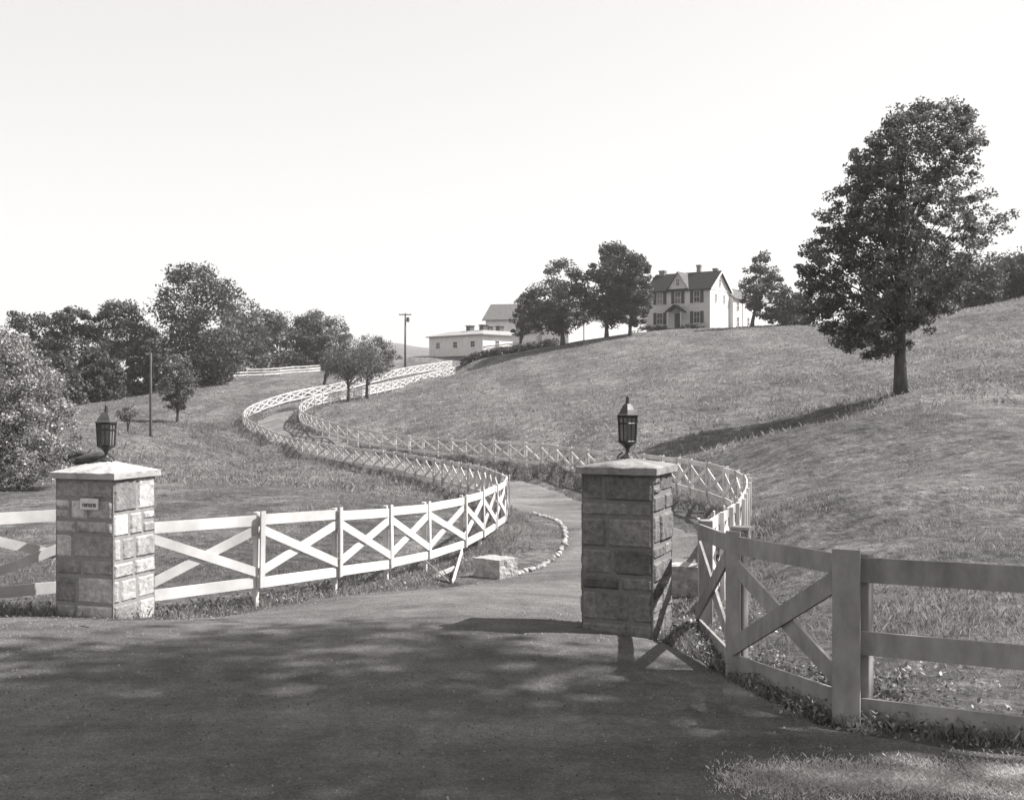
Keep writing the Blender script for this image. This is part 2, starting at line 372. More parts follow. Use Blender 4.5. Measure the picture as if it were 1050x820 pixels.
# ------------------------------------------------------------------ fences
def fence_line(spec, n, t0=0.0):
    """even arc-length posts along a spec line -> list of (x, y, top z)"""
    P = catmull([W(*s) for s in spec], 12)
    seg = np.hypot(np.diff(P[:, 0]), np.diff(P[:, 1])); s = np.concatenate([[0], np.cumsum(seg)])
    return P, s
def at_s(P, s, v): return tuple(np.interp(v, s, P[:, k]) for k in range(3))

def crossbuck_panel(parent, p, q, top=1.13, bot=0.32, side=1, m=None, w=0.135, far=False, last=False, deep_post=0.0, span=None):
    """one bay from post p to post q: post, cover board, two rails, crossed braces"""
    m = m or M['white']
    p = Vector(p); q = Vector(q)          # ground points under the two posts
    d = Vector((q.x-p.x, q.y-p.y, 0)); L_ = d.length; d.normalize(); n = Vector((-d.y, d.x, 0))*side
    j = lambda a=0.016: random.uniform(-a, a)
    z = Vector((0, 0, 1)); o = n*0.062
    MB().board(p+o+z*(top+j())-d*.03, q+o+z*(top+j())-d*.037, w, .024, n, random.random()).build('top_rail', m, parent, world=True)
    MB().board(p+o+z*(bot+j())-d*.03, q+o+z*(bot+j())-d*.037, w, .024, n, random.random()).build('bottom_rail', m, parent, world=True)
    b = MB(); hi = top-w*.95; lo = bot+w*.95
    b.board(p+n*.060+z*lo+d*.02, q+n*.060+z*hi-d*.02, .115, .022, n, random.random())
    b.board(p+n*.083+z*hi+d*.02, q+n*.083+z*lo-d*.02, .115, .022, n, random.random())
    b.build('cross_brace', m, parent, world=True)
    fence_post(parent, p, d, n, top, bot, m, w, deep_post)
    if last: fence_post(parent, q, d, n, top, bot, m, w, deep_post)
def fence_post(parent, p, d, n, top, bot, m, w=0.135, deep=0.0, cover_w=.088, cover=True, sz=.065):
    z = Vector((0, 0, 1)); tz = top+w/2+.03; a = random.uniform(-.02, .02); b_ = random.uniform(-.02, .02)
    up = Vector((a, b_, 1))
    MB().obox(Vector(p)+up*((tz-.30-deep)/2), d*sz/2, n*sz/2, up*((tz+.30+deep)/2), random.random()).build('post', m, parent, world=True, bevel=.006)
    if cover:
        MB().obox(Vector(p)+n*.103+up*((tz+.012+bot-w/2)/2), d*cover_w/2, n*.011, up*((tz+.012-bot+w/2)/2), random.random()).build('cover_board', m, parent, world=True)

def run_fence(parent, spec, starts, sp_near, sp_far, split, side):
    P, s = fence_line(spec, 0); total = s[-1]; pos = list(starts); v = starts[-1]
    while True:
        y = at_s(P, s, v)[1]
        tt_ = min(max((y-25)/(split-25), 0), 1); v += sp_near*(1-tt_)+sp_far*tt_
        if v > total: break
        pos.append(v)
    pts = []
    for v in pos:
        x, y, zt = at_s(P, s, v); pts.append((x, y, zt-1.22))
    for i in range(len(pts)-1):
        crossbuck_panel(parent, pts[i], pts[i+1], side=side, last=(i == len(pts)-2), deep_post=.35)
    return pts
Pn, sn = fence_line(LF, 0)
def s_of(spec, P, s, pxs):
    out = []
    for px in pxs:   # first crossing of that photo column
        col = CX+P[:, 0]/P[:, 1]*F
        k = np.where((col[:-1] <= px) & (col[1:] > px))[0][0]; f = (px-col[k])/(col[k+1]-col[k]); out.append(s[k]+f*(s[k+1]-s[k]))
    return out
lf0 = W(161, 533, 13.9)
left_fence = thing('crossbuck_fence', 'long white crossbuck fence starting at the left stone pillar and winding up along the driveway', 'fence', (lf0[0], lf0[1], lf0[2]-1.2), group='white fences lining the curving driveway')
lpts = run_fence(left_fence, LF, s_of(LF, Pn, sn, [150, 262, 343, 396, 436, 473, 492, 505]), 1.75, 2.35, 60, -1)
print('left posts', len(lpts))
# the low V of boards under the fence beside the culvert
pa, pb = Vector(lpts[4]), Vector(lpts[5]); d = (pb-pa); d.z = 0; d.normalize(); n = Vector((d.y, -d.x, 0))
b = MB(); q1 = Vector(W(437, 575, 20.0)); q2 = Vector(W(462, 598, 18.7)); q3 = Vector(W(474, 564, 21.6)); q4 = Vector(W(464, 598, 18.7)); q5 = Vector(W(438, 594, 19.4))
b.board(q1, q2, .085, .035, (.5, -.85, 0), .6); b.board(q3, q4, .085, .035, (.5, -.85, 0), .4); b.board(q5, Vector(W(466, 582, 20.0)), .07, .03, (.5, -.85, 0), .3)
b.build('lower_brace', M['white'], left_fence, world=True)
rf0 = W(727, 533, 13.6)
right_fence = thing('crossbuck_fence', 'long white crossbuck fence running from behind the right stone pillar along the driveway', 'fence', (rf0[0], rf0[1], rf0[2]-1.2), group='white fences lining the curving driveway')
rpts = run_fence(right_fence, RF, [0.0], 1.6, 2.35, 60, 1)
print('right posts', len(rpts))

# near wing at the right pillar: two crossbuck bays, then plank fence along the road
P722 = Vector((2.12, 12.8, -.22)); P755 = Vector((2.0, 10.34, -.06)); P868 = Vector((2.53, 8.78, -.02))
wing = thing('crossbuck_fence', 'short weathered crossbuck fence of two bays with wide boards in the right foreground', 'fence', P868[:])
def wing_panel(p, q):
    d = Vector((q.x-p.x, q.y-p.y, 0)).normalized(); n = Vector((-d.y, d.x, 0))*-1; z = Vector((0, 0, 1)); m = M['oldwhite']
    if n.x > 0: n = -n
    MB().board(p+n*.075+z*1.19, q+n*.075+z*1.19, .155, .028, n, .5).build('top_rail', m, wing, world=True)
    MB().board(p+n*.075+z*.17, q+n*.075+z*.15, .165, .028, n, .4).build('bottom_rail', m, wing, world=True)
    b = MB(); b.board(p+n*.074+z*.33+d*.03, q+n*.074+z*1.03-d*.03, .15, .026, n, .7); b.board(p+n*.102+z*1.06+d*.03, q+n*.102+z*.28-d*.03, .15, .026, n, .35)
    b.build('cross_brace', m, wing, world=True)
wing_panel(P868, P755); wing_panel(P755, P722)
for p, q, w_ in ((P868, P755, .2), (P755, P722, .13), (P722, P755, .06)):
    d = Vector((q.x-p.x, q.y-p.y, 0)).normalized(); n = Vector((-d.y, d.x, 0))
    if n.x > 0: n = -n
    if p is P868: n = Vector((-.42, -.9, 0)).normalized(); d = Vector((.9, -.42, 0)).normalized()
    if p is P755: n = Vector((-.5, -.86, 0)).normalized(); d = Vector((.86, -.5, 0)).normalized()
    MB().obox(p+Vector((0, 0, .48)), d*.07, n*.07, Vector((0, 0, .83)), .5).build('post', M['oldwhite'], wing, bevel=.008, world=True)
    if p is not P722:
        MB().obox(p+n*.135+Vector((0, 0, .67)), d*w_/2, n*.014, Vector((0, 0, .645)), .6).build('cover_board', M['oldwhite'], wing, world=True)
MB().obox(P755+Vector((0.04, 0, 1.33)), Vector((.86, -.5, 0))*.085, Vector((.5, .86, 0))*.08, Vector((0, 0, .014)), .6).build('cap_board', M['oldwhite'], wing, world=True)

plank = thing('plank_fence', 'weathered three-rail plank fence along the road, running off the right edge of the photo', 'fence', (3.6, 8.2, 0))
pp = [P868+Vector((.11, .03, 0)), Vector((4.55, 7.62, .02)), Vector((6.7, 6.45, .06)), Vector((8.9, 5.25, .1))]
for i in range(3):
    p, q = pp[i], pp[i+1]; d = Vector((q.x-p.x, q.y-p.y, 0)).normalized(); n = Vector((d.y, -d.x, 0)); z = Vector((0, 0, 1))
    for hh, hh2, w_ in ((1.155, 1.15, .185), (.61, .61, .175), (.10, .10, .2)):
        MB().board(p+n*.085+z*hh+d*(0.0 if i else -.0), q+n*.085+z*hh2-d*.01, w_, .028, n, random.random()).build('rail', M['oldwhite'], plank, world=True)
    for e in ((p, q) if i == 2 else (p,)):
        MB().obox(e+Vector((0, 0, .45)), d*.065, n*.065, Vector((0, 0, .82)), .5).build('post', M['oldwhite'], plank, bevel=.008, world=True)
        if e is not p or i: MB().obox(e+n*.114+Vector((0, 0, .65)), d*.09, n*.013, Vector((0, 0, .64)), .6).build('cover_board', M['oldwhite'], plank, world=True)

# fence that leaves the left pillar towards the left edge
lw = thing('crossbuck_fence', 'white crossbuck fence left of the left stone pillar, cut by the left photo edge', 'fence', (-5.7, 14.2, -.1))
e0, e1, e2, e3 = (-4.95, 14.95), (-6.5, 13.78), (-8.0, 12.9), (-9.7, 12.3)
for a_, b_ in ((e0, e1), (e1, e2), (e2, e3)):
    crossbuck_panel(lw, (a_[0], a_[1], -.09), (b_[0], b_[1], -.09), top=1.06, bot=.19, side=-1 if False else 1, last=(b_ is e3), w=.14)

# white three-rail fence below the far woods
ff = thing('rail_fence', 'distant white three-rail fence along the foot of the dark woods at left', 'fence', W(280, 384, 170))
pts = [(205, 392, 158), (228, 388, 162), (250, 384.5, 165), (275, 382, 168), (300, 380, 172), (334, 379, 178)]
Pf = catmull([W(*p) for p in pts], 12); sf = np.concatenate([[0], np.cumsum(np.hypot(np.diff(Pf[:, 0]), np.diff(Pf[:, 1])))])
fp = [Vector(at_s(Pf, sf, v)) for v in np.arange(0, sf[-1], 2.9)]
for p in fp: p.z = h1(p.x, p.y)
for i, p in enumerate(fp):
    MB().box(p.x-.12, p.x+.12, p.y-.06, p.y+.06, p.z-.2, p.z+1.25, .5).build('post', M['white'], ff, world=True)
    if i < len(fp)-1:
        q = fp[i+1]; d = (q-p); n = Vector((d.y, -d.x, 0)).normalized()
        b = MB()
        for hh in (.35, .72, 1.1): b.board(p+n*.07+Vector((0, 0, hh)), q+n*.07+Vector((0, 0, hh)), .15, .03, n, random.random())
        b.build('rails', M['white'], ff, world=True)
# fence in front of the stables, behind the hedge
sfn = thing('crossbuck_fence', 'distant white crossbuck fence standing above the dark hedge in front of the stable block', 'fence', W(520, 358, 180))
a0 = Vector(W(496, 362, 186)); a1 = Vector(W(553, 356, 182))
for i in range(4):
    p = a0.lerp(a1, i/4); q = a0.lerp(a1, (i+1)/4)
    crossbuck_panel(sfn, p-Vector((0, 0, .2)), q-Vector((0, 0, .2)), top=1.2, bot=.4, side=-1, last=(i == 3), w=.2, deep_post=1.5)

# ------------------------------------------------------------------ stone gate pillars
def stone_face(mb, o, ux, W_, Hh, nrm, seed, courses=None):
    """random ashlar on one vertical face: o lower corner, ux unit along, nrm outward"""
    rr = random.Random(seed); z = 0.0; gap = .0035
    while z < Hh-1e-4:
        h = rr.choice([.16, .2, .24, .28, .32])
        if Hh-z-h < .1: h = Hh-z
        x = 0.0; stones = []
        while x < W_-1e-4:
            w = rr.uniform(.24, .56)
            if W_-x-w < .13: w = W_-x
            if h > .2 and rr.random() < .18 and w > .2:
                c = rr.uniform(.4, .6); stones += [(x, z, w, h*c), (x, z+h*c, w, h*(1-c))]
            else: stones.append((x, z, w, h))
            x += w
        for (sx, sz, sw, sh) in stones:
            rough = rr.random() < .35; bul = rr.uniform(.007, .016) if rough else rr.uniform(.004, .010)
            nx = max(3, int(sw/.035)); nz_ = max(3, int(sh/.035)); b0 = len(mb.v); tone = rr.random(); off = rr.uniform(-.004, .012)
            for iz in range(nz_+1):
                for ix in range(nx+1):
                    u = ix/nx; v = iz/nz_
                    e = min(u, 1-u)*sw; e2 = min(v, 1-v)*sh; edge = min(e, e2)
                    X0 = sx+gap+(sw-2*gap)*u; Z0 = sz+gap+(sh-2*gap)*v
                    k = min(edge/.012, 1.0)
                    nn = mnoise.noise(Vector((X0*14+seed, Z0*14, tone*9)))+.5*mnoise.noise(Vector((X0*34+seed, Z0*34, tone*9)))
                    dpt = off+k*(bul*.6+bul*nn*.8) if edge > 1e-6 else -.02
                    if edge > 1e-6 and k < 1: dpt = off*k
                    jx = mnoise.noise(Vector((X0*20, Z0*20, 3.3)))*.004
                    P = o+ux*(X0+jx)+Vector((0, 0, Z0+jx))+nrm*dpt
                    mb.v.append(tuple(P)); mb.t.append(tone)
            for iz in range(nz_):
                for ix in range(nx):
                    a = b0+iz*(nx+1)+ix; mb.f.append((a, a+1, a+nx+2, a+nx+1))
        z += h

def pillar(corner, yaw, size, z0, zcap, zapex, name, label, seed, plate=False, sm='stone', cm='capstone'):
    """corner = the corner nearest the camera; front face runs to its left"""
    cx, cy = corner; f = Vector((-math.cos(yaw), math.sin(yaw), 0)); r = Vector((math.sin(yaw), math.cos(yaw), 0))
    base = Vector((cx, cy, z0)); ctr = base+(f+r)*size/2
    t = thing(name, label, 'gate pillar', ctr[:], 0, 'stone gate pillars')
    core = MB(); core.obox((0, 0, (zcap-z0)/2-.1), f*(size/2-.008), r*(size/2-.008), (0, 0, (zcap-z0)/2+.1))
    sh = core.build('mortar_core', M['mortar' if sm == 'stone' else 'mortardark'], t)
    mb = MB(); Hh = zcap-z0
    h2 = size/2; low = Vector((0, 0, -.12)); Hh += .12
    c = [(-f*-1)*0]
    A_ = -f*h2-r*h2; B_ = f*h2-r*h2; C_ = f*h2+r*h2; D_ = -f*h2+r*h2   # A=near corner
    stone_face(mb, A_+low, f, size, Hh, -r, seed)
    stone_face(mb, D_+low, -r, size, Hh, -f, seed+1)
    stone_face(mb, C_+low, -f, size, Hh, r, seed+2)
    stone_face(mb, B_+low, r, size, Hh, f, seed+3)
    mb.build('stone_shaft', M[sm], t, smooth=False)
    # cap: thick slab with low pyramid top, roughly hewn
    ov = .045; hs = h2+ov; zt = zcap-z0; N_ = 22; b = MB()
    thick = .07; ap = zapex-z0
    vs = []; idx = {}
    for i in range(N_+1):
        for j in range(N_+1):
            u = i/N_*2-1; v = j/N_*2-1; m_ = max(abs(u), abs(v)); hz = zt+thick+(ap-zt-thick)*(1-m_)**.95
            nn = mnoise.noise(Vector((u*3+seed, v*3, 1)))*.010+mnoise.noise(Vector((u*9+seed, v*9, 2)))*.006
            ed = nn*1.2 if m_ > .99 else 0
            P = f*(hs*u*(1+ed))+r*(hs*v*(1-ed)); vs.append(P+Vector((0, 0, hz+nn)))
            idx[(i, j)] = len(vs)-1
    fs = [(idx[i, j], idx[i+1, j], idx[i+1, j+1], idx[i, j+1]) for i in range(N_) for j in range(N_)]
    ring = [(i, 0) for i in range(N_)]+[(N_, j) for j in range(N_)]+[(i, N_) for i in range(N_, 0, -1)]+[(0, j) for j in range(N_, 0, -1)]
    prev = [idx[q] for q in ring]
    for lev in (1, 2, 3):
        cur = []
        for q in prev:
            P = vs[q]; nn = mnoise.noise(Vector((P.x*12+seed, P.y*12, lev*3)))*.009
            top_ = vs[q]; base_xy = Vector((P.x, P.y, 0)); rad = base_xy.normalized()
            vs.append(Vector((P.x, P.y, 0))+rad*nn+Vector((0, 0, zt+thick*(1-lev/3)+nn*.4))); cur.append(len(vs)-1)
        for k in range(len(prev)): k2 = (k+1) % len(prev); fs.append((prev[k], prev[k2], cur[k2], cur[k]))
        prev = cur
    fs.append(tuple(prev)[::-1])
    b.add(vs, fs, .5); b.build('cap_stone', M[cm], t)
    if plate:
        # small rounded plate with worn dark lettering on the front face
        pc = A_+f*.30+Vector((0, 0, Hh-.12-.285))-r*.034
        pl = MB(); pl.obox(pc, f*.125, r*.012, Vector((0, 0, .065)), .8); plo = pl.build('name_plate', M['plate'], t, bevel=.01)
        lt = MB()
        x = -.088
        for kx, ww in enumerate((.03, .022, .03, .024, .028, .02)):
            c0 = pc-r*.0135-f*(x+ww/2)
            lt.obox(c0-Vector((0, 0, .01))-f*(ww*.36), f*.004, r*.0015, Vector((0, 0, .021)))
            lt.obox(c0-Vector((0, 0, .01))+f*(ww*.36), f*.004, r*.0015, Vector((0, 0, .021)))
            lt.obox(c0-Vector((0, 0, .01 if kx % 2 else -.008)), f*ww*.28, r*.0013, Vector((0, 0, .004)))
            x += ww+.006
        lt.build('lettering', M['iron'], plo)
    return t, ctr, f, r
M['plate'] = mat('pale_plate', 0.5, 0.7, 20, bump=0.1, rough=0.6)
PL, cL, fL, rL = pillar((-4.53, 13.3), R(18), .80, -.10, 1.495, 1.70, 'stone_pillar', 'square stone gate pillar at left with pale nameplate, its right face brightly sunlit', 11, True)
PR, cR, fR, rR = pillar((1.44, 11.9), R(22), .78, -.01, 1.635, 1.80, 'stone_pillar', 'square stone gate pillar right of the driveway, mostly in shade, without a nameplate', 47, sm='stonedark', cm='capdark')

def lantern(loc, label, rot):
    t = thing('gate_lantern', label, 'lantern', loc, 0, 'iron lanterns on the gate pillars')
    b = MB(); b.lathe([(.085, 0), (.08, .012), (.045, .03), (.028, .05), (.02, .075), (.022, .1), (.05, .13), (.085, .155), (.1, .165)], 16); b.build('pedestal', M['iron'], t, smooth=True)
    for k in range(4):
        b = MB(); a = rot+math.pi/4+k*math.pi/2; c, s_ = math.cos(a), math.sin(a)
        b.tube([(c*.05, s_*.05, .06), (c*.09, s_*.09, .035), (c*.112, s_*.112, .0), (c*.105, s_*.105, -.012)], [.008]*4, 6)
        b.build('scroll_foot', M['iron'], t)
    seg = 6; b = MB(); z0, z1 = .165, .45; r0, r1 = .096, .112
    for k in range(seg):
        a = rot+2*math.pi*k/seg; c, s_ = math.cos(a), math.sin(a); a2 = rot+2*math.pi*(k+1)/seg; c2, s2 = math.cos(a2), math.sin(a2)
        b.tube([(c*r0, s_*r0, z0), (c*r1, s_*r1, z1)], [.011, .011], 4)
        for zz, rr_ in ((z0+.012, r0), ((z0+z1)/2+.06, (r0+r1)/2+.003), (z1-.012, r1)):
            b.tube([(c*rr_, s_*rr_, zz), (c2*rr_, s2*rr_, zz)], [.009, .009], 4)
        # centre bar of each pane
        mx, my = (c+c2)/2, (s_+s2)/2
        b.tube([(mx*r0, my*r0, z0), (mx*r1, my*r1, z1)], [.005, .005], 4)
    b.build('lantern_frame', M['iron'], t)
    b = MB(); b.lathe([(r0-.006, z0+.002), (r1-.006, z1-.002)], seg, rot=rot); b.build('glass_panes', M['leadedglass'], t)
    b = MB(); b.lathe([(.128, z1-.006), (.13, z1+.006), (.105, z1+.022), (.085, z1+.06), (.055, z1+.105), (.034, z1+.125)], seg, rot=rot)
    b.build('lantern_roof', M['iron'], t)
    b = MB(); b.lathe([(.03, z1+.12), (.02, z1+.135), (.024, z1+.15), (.016, z1+.165), (.02, z1+.185), (.012, z1+.205), (.004, z1+.22)], 10); b.build('finial', M['iron'], t, smooth=True)
    return t
lantern((cL.x, cL.y, 1.685), 'black iron lantern on the sunlit left stone pillar', R(10))
lantern((cR.x, cR.y, 1.785), 'black iron lantern on the shaded right stone pillar', R(25))

# low stone blocks (culvert ends) and stone edging
def hewn_block(name, label, c, half, yaw, seed):
    bm = bmesh.new(); bmesh.ops.create_cube(bm, size=2); bmesh.ops.subdivide_edges(bm, edges=bm.edges, cuts=7, use_grid_fill=True)
    for v in bm.verts:
        v.co.x *= half[0]; v.co.y *= half[1]; v.co.z *= half[2]
        nn = mnoise.noise(v.co*9+Vector((seed, 0, 0)))*.03+mnoise.noise(v.co*25+Vector((seed, 0, 0)))*.012
        v.co += v.co.normalized()*nn
    me = bpy.data.meshes.new(name); bm.to_mesh(me); bm.free(); me.materials.append(M['kerbstone'])
    at = me.attributes.new('tone', 'FLOAT', 'POINT'); at.data.foreach_set('value', [.7]*len(me.vertices))
    o = bpy.data.objects.new(name, me); COL.objects.link(o); o.location = c; o.rotation_euler = (0, 0, yaw)
    return tag(o, label, 'stone block', 'pale stone blocks beside the driveway')
hewn_block('stone_block', 'low pale stone block at the foot of the white fence left of the driveway', (-.28, 19.7, h1(-.28, 19.7)+.12), (.30, .24, .2), R(-40), 3)
hewn_block('stone_block', 'low pale stone block between the right pillar and the crossbuck fence', (2.68, 17.0, h1(2.68, 17)+.16), (.38, .24, .24), R(-20), 8)

ke = thing('stone_edging', 'curved row of small whitewashed stones edging the grass left of the driveway bend', 'stone edging', (.9, 24, h1(.9, 24)))
kp = catmull([(-.1, 19.75), (.14, 20.2), (.9, 23.2), (1.18, 25.8), (1.12, 29.5), (.62, 33.5)], 30)
ks = np.concatenate([[0], np.cumsum(np.hypot(np.diff(kp[:, 0]), np.diff(kp[:, 1])))]); v = 0
while v < ks[-1]:
    x = np.interp(v, ks, kp[:, 0])+random.uniform(-.03, .03); y = np.interp(v, ks, kp[:, 1]); L_ = random.uniform(.13, .26)
    bm = bmesh.new(); bmesh.ops.create_icosphere(bm, subdivisions=2, radius=1)
    sd = random.random()*50
    for q in bm.verts:
        q.co += q.co*mnoise.noise(q.co*1.3+Vector((sd, 0, 0)))*.35
        q.co = Vector((q.co.x*random.uniform(.97, 1.03)*.055, q.co.y*L_*.5, q.co.z*.05))
    me = bpy.data.meshes.new('edging_stone'); bm.to_mesh(me); bm.free(); me.materials.append(M['kerbstone'])
    at = me.attributes.new('tone', 'FLOAT', 'POINT'); at.data.foreach_set('value', [random.random()]*len(me.vertices))
    o = bpy.data.objects.new('edging_stone', me); COL.objects.link(o); o.parent = ke
    o.location = (x-.9, y-24, h1(x, y)+random.uniform(-.012, .02)-ke.location.z); o.rotation_euler = (0, 0, random.uniform(-.4, .4)); v += L_*random.uniform(.95, 1.5)

# ------------------------------------------------------------------ trees
def leaves_mesh(name, centers, radii, per, size, m, parent, flat=.65, seed=1, tonejit=.5):
    r_ = np.random.default_rng(seed)
    n = len(centers); k = per
    c = np.repeat(centers, k, 0); rad = np.repeat(radii, k)
    d = r_.normal(size=(n*k, 3)); d /= np.linalg.norm(d, axis=1)[:, None]
    rr = r_.random(n*k)**.45
    P = c+d*(rad*rr)[:, None]*np.array([1, 1, flat])
    # leaf spray quad: random orientation leaning outwards/up
    nrm = r_.normal(size=(n*k, 3))+np.array([0, 0, .8])+d*.5; nrm /= np.linalg.norm(nrm, axis=1)[:, None]
    t = np.cross(nrm, r_.normal(size=(n*k, 3))); t /= np.linalg.norm(t, axis=1)[:, None]
    b = np.cross(nrm, t)
    s = size*r_.uniform(.55, 1.35, n*k); w = s*.55
    V = np.stack([P-t*s[:, None]*.5, P+b*w[:, None]*.5+nrm*s[:, None]*.08, P+t*s[:, None]*.5, P-b*w[:, None]*.5+nrm*s[:, None]*.08], 1).reshape(-1, 3)
    Fq = np.arange(len(V)).reshape(-1, 4)
    ct = np.repeat(r_.random(n), k)*.5+r_.random(n*k)*.5
    return mesh_np(name, V, Fq, m, parent, world=True, col=np.repeat(ct, 4))

def tree(name, label, cat, base, prof, trunk_w, nclump, per, leaf, m='leaf', group=None, seed=1, cr=.13, depth=1.0, lean=0, trunk_top=None, forks=1, bare=0, nlimb=None, kind=None, flat=.65, widen=1.0, thin=None, depth_q=.42):
    """base (px,py,Z); prof [(py, pxl, pxr)] top to bottom = crown outline at that distance"""
    px, py, Z = base; bx, by, bz = W(px, py, Z); s = Z/F
    gz = h1(bx, by); dz = 0
    t = thing(name, label, cat, (bx, by, bz), 0, group)
    rr = random.Random(seed); r_ = np.random.default_rng(seed)
    pr = sorted(prof); pys = np.array([p[0] for p in pr]); L_ = np.array([p[1] for p in pr]); R_ = np.array([p[2] for p in pr])
    mm_ = (L_+R_)/2; L_ = mm_+(L_-mm_)*widen; R_ = mm_+(R_-mm_)*widen
    Wm = (R_-L_).max()*s; area = []
    yy = np.linspace(pys[0], pys[-1], 200); wd = np.interp(yy, pys, R_-L_); pdf = (wd**1.6); pdf /= pdf.sum()
    cen = []; rad = []
    nclump = int(nclump*1.7)
    for k in range(nclump):
        y = r_.choice(yy, p=pdf); l = np.interp(y, pys, L_); r2 = np.interp(y, pys, R_); mdl = (l+r2)/2; hw = (r2-l)/2
        q = r_.random()**.42; a = r_.random()*2*math.pi
        if thin and thin(mdl+math.cos(a)*q*hw, y, r_): continue
        cr_ = cr*Wm*r_.uniform(.5, 1.3)*1.08; inner = max(hw*s-cr_*.75, .05*Wm)
        cen.append((bx+(mdl-px)*s+math.cos(a)*q*inner, by+math.sin(a)*q*inner*depth, EYE-(y-CY)*s)); rad.append(cr_)
    cen = np.array(cen); rad = np.array(rad); nclump = len(cen)
    leaves_mesh('crown', cen, rad, per, leaf*.82, M[m], t, seed=seed, flat=flat)
    # trunk and limbs
    tw = trunk_w*s/2; top = EYE-((pys[0]*.55+pys[-1]*.45)-CY)*s if trunk_top is None else EYE-(trunk_top-CY)*s
    b = MB(); nb = []
    for fk in range(forks):
        off = (fk-(forks-1)/2)
        pts = []; rd = []
        topx = bx+((L_.mean()+R_.mean())/2-px)*s*.7+off*Wm*.14
        for i in range(7):
            u = i/6; x = bx+(topx-bx)*u**1.5+math.sin(u*5+seed)*.03*Wm*u; y = by+math.cos(u*4+seed)*.03*Wm*u
            pts.append((x, y, min(bz, gz)-.25+(top-min(bz, gz)+.25)*u)); rd.append(tw*(1.3 if i == 0 else 1.0)*(1-.86*u)*(1 if forks == 1 else .75)+.02)
        b.tube(pts, rd, 9); nb.append((pts, rd))
    b.build('trunk', M['bark'], t, smooth=True, world=True)
    b = MB(); nl = nlimb or min(46, nclump)
    order = np.argsort(r_.random(nclump))[:nl]
    for k in order:
        pts, rd = nb[rr.randrange(len(nb))]; c = cen[k]
        u = min(max((c[2]-bz)/(top-bz)*.62, .28), .97); i = u*6; i0 = int(min(i, 5)); fr = i-i0
        p0 = Vector(pts[i0]).lerp(Vector(pts[i0+1]), fr); r0 = rd[i0]*(1-fr)+rd[i0+1]*fr; c = Vector(c)
        if (c-p0).length > Wm*.62: continue
        m1 = p0.lerp(c, .35)+Vector((0, 0, (c-p0).length*.06)); m2 = p0.lerp(c, .7)+Vector((rr.uniform(-1, 1), rr.uniform(-1, 1), rr.uniform(-.3, 1)))*.03*Wm
        b.tube([p0, m1, m2, c], [r0*.34, r0*.22, r0*.12, .008], 5, cap=False)
    b.build('limbs', M['bark'], t, smooth=True, world=True)
    return t

G1 = 'dark trees of the far woods at left'
# large tree on the hill, right
tree('maple_tree', 'large full-crowned tree standing alone on the hillside at right, casting a long shadow', 'tree', (924, 402, 46),
     [(110, 918, 985), (120, 900, 1000), (135, 884, 1004), (160, 868, 1006), (182, 856, 1000), (195, 848, 1006), (212, 842, 1030), (232, 838, 1036), (250, 828, 1018), (268, 818, 1002), (290, 816, 985), (315, 818, 980), (335, 832, 960), (352, 845, 940), (365, 868, 915)],
     12, 620, 80, .165, 'leaf', seed=5, cr=.045, trunk_top=150, nlimb=90, widen=1.06, thin=lambda x, y, q: (x > 925 and 190 < y < 265 and q.random() < .38))
# by the barn and house
GB = 'shade trees beside the farm buildings'
tree('shade_tree', 'broad dark tree in front of the big barn, left of the long white shed', 'tree', (577, 353.5, 152), [(266, 568, 582), (275, 552, 596), (290, 545, 603), (310, 536, 610), (328, 536, 606), (340, 548, 595)], 5, 70, 130, .42, 'leafdark', GB, 21, cr=.11, widen=1.14)
tree('shade_tree', 'tallest dark tree of the pair just left of the farmhouse', 'tree', (622, 347.5, 151), [(250, 618, 642), (262, 604, 655), (285, 597, 662), (310, 598, 655), (328, 604, 645), (336, 612, 635)], 4.5, 80, 130, .42, 'leafdark', GB, 22, cr=.11, widen=1.14)
tree('shade_tree', 'rounded dark tree touching the left wall of the farmhouse', 'tree', (646, 346, 149), [(262, 645, 660), (275, 636, 668), (300, 630, 671), (320, 630, 668), (334, 636, 660)], 4, 55, 120, .4, 'leafdark', GB, 23, cr=.13, widen=1.14)
tree('shade_tree', 'small open forked tree in front of the low stable block', 'tree', (533, 357, 165), [(300, 530, 548), (312, 526, 553), (328, 520, 556), (340, 523, 552), (345, 530, 545)], 3, 34, 90, .38, 'leafdark', GB, 24, cr=.13, forks=2, nlimb=30)
tree('shade_tree', 'airy tree with a leaning trunk just right of the farmhouse', 'tree', (771, 335, 146), [(260, 776, 790), (270, 766, 799), (285, 757, 806), (300, 753, 812), (315, 762, 812), (326, 772, 808)], 4.2, 55, 95, .4, 'leafdark', GB, 25, cr=.1, nlimb=40)
tree('bushy_tree', 'low bushy tree on the crest between the farmhouse tree and the large hillside tree', 'tree', (806, 334, 144), [(300, 808, 826), (312, 796, 832), (325, 788, 832), (334, 786, 830)], 3, 50, 100, .38, 'leafdark', GB, 26, cr=.15)
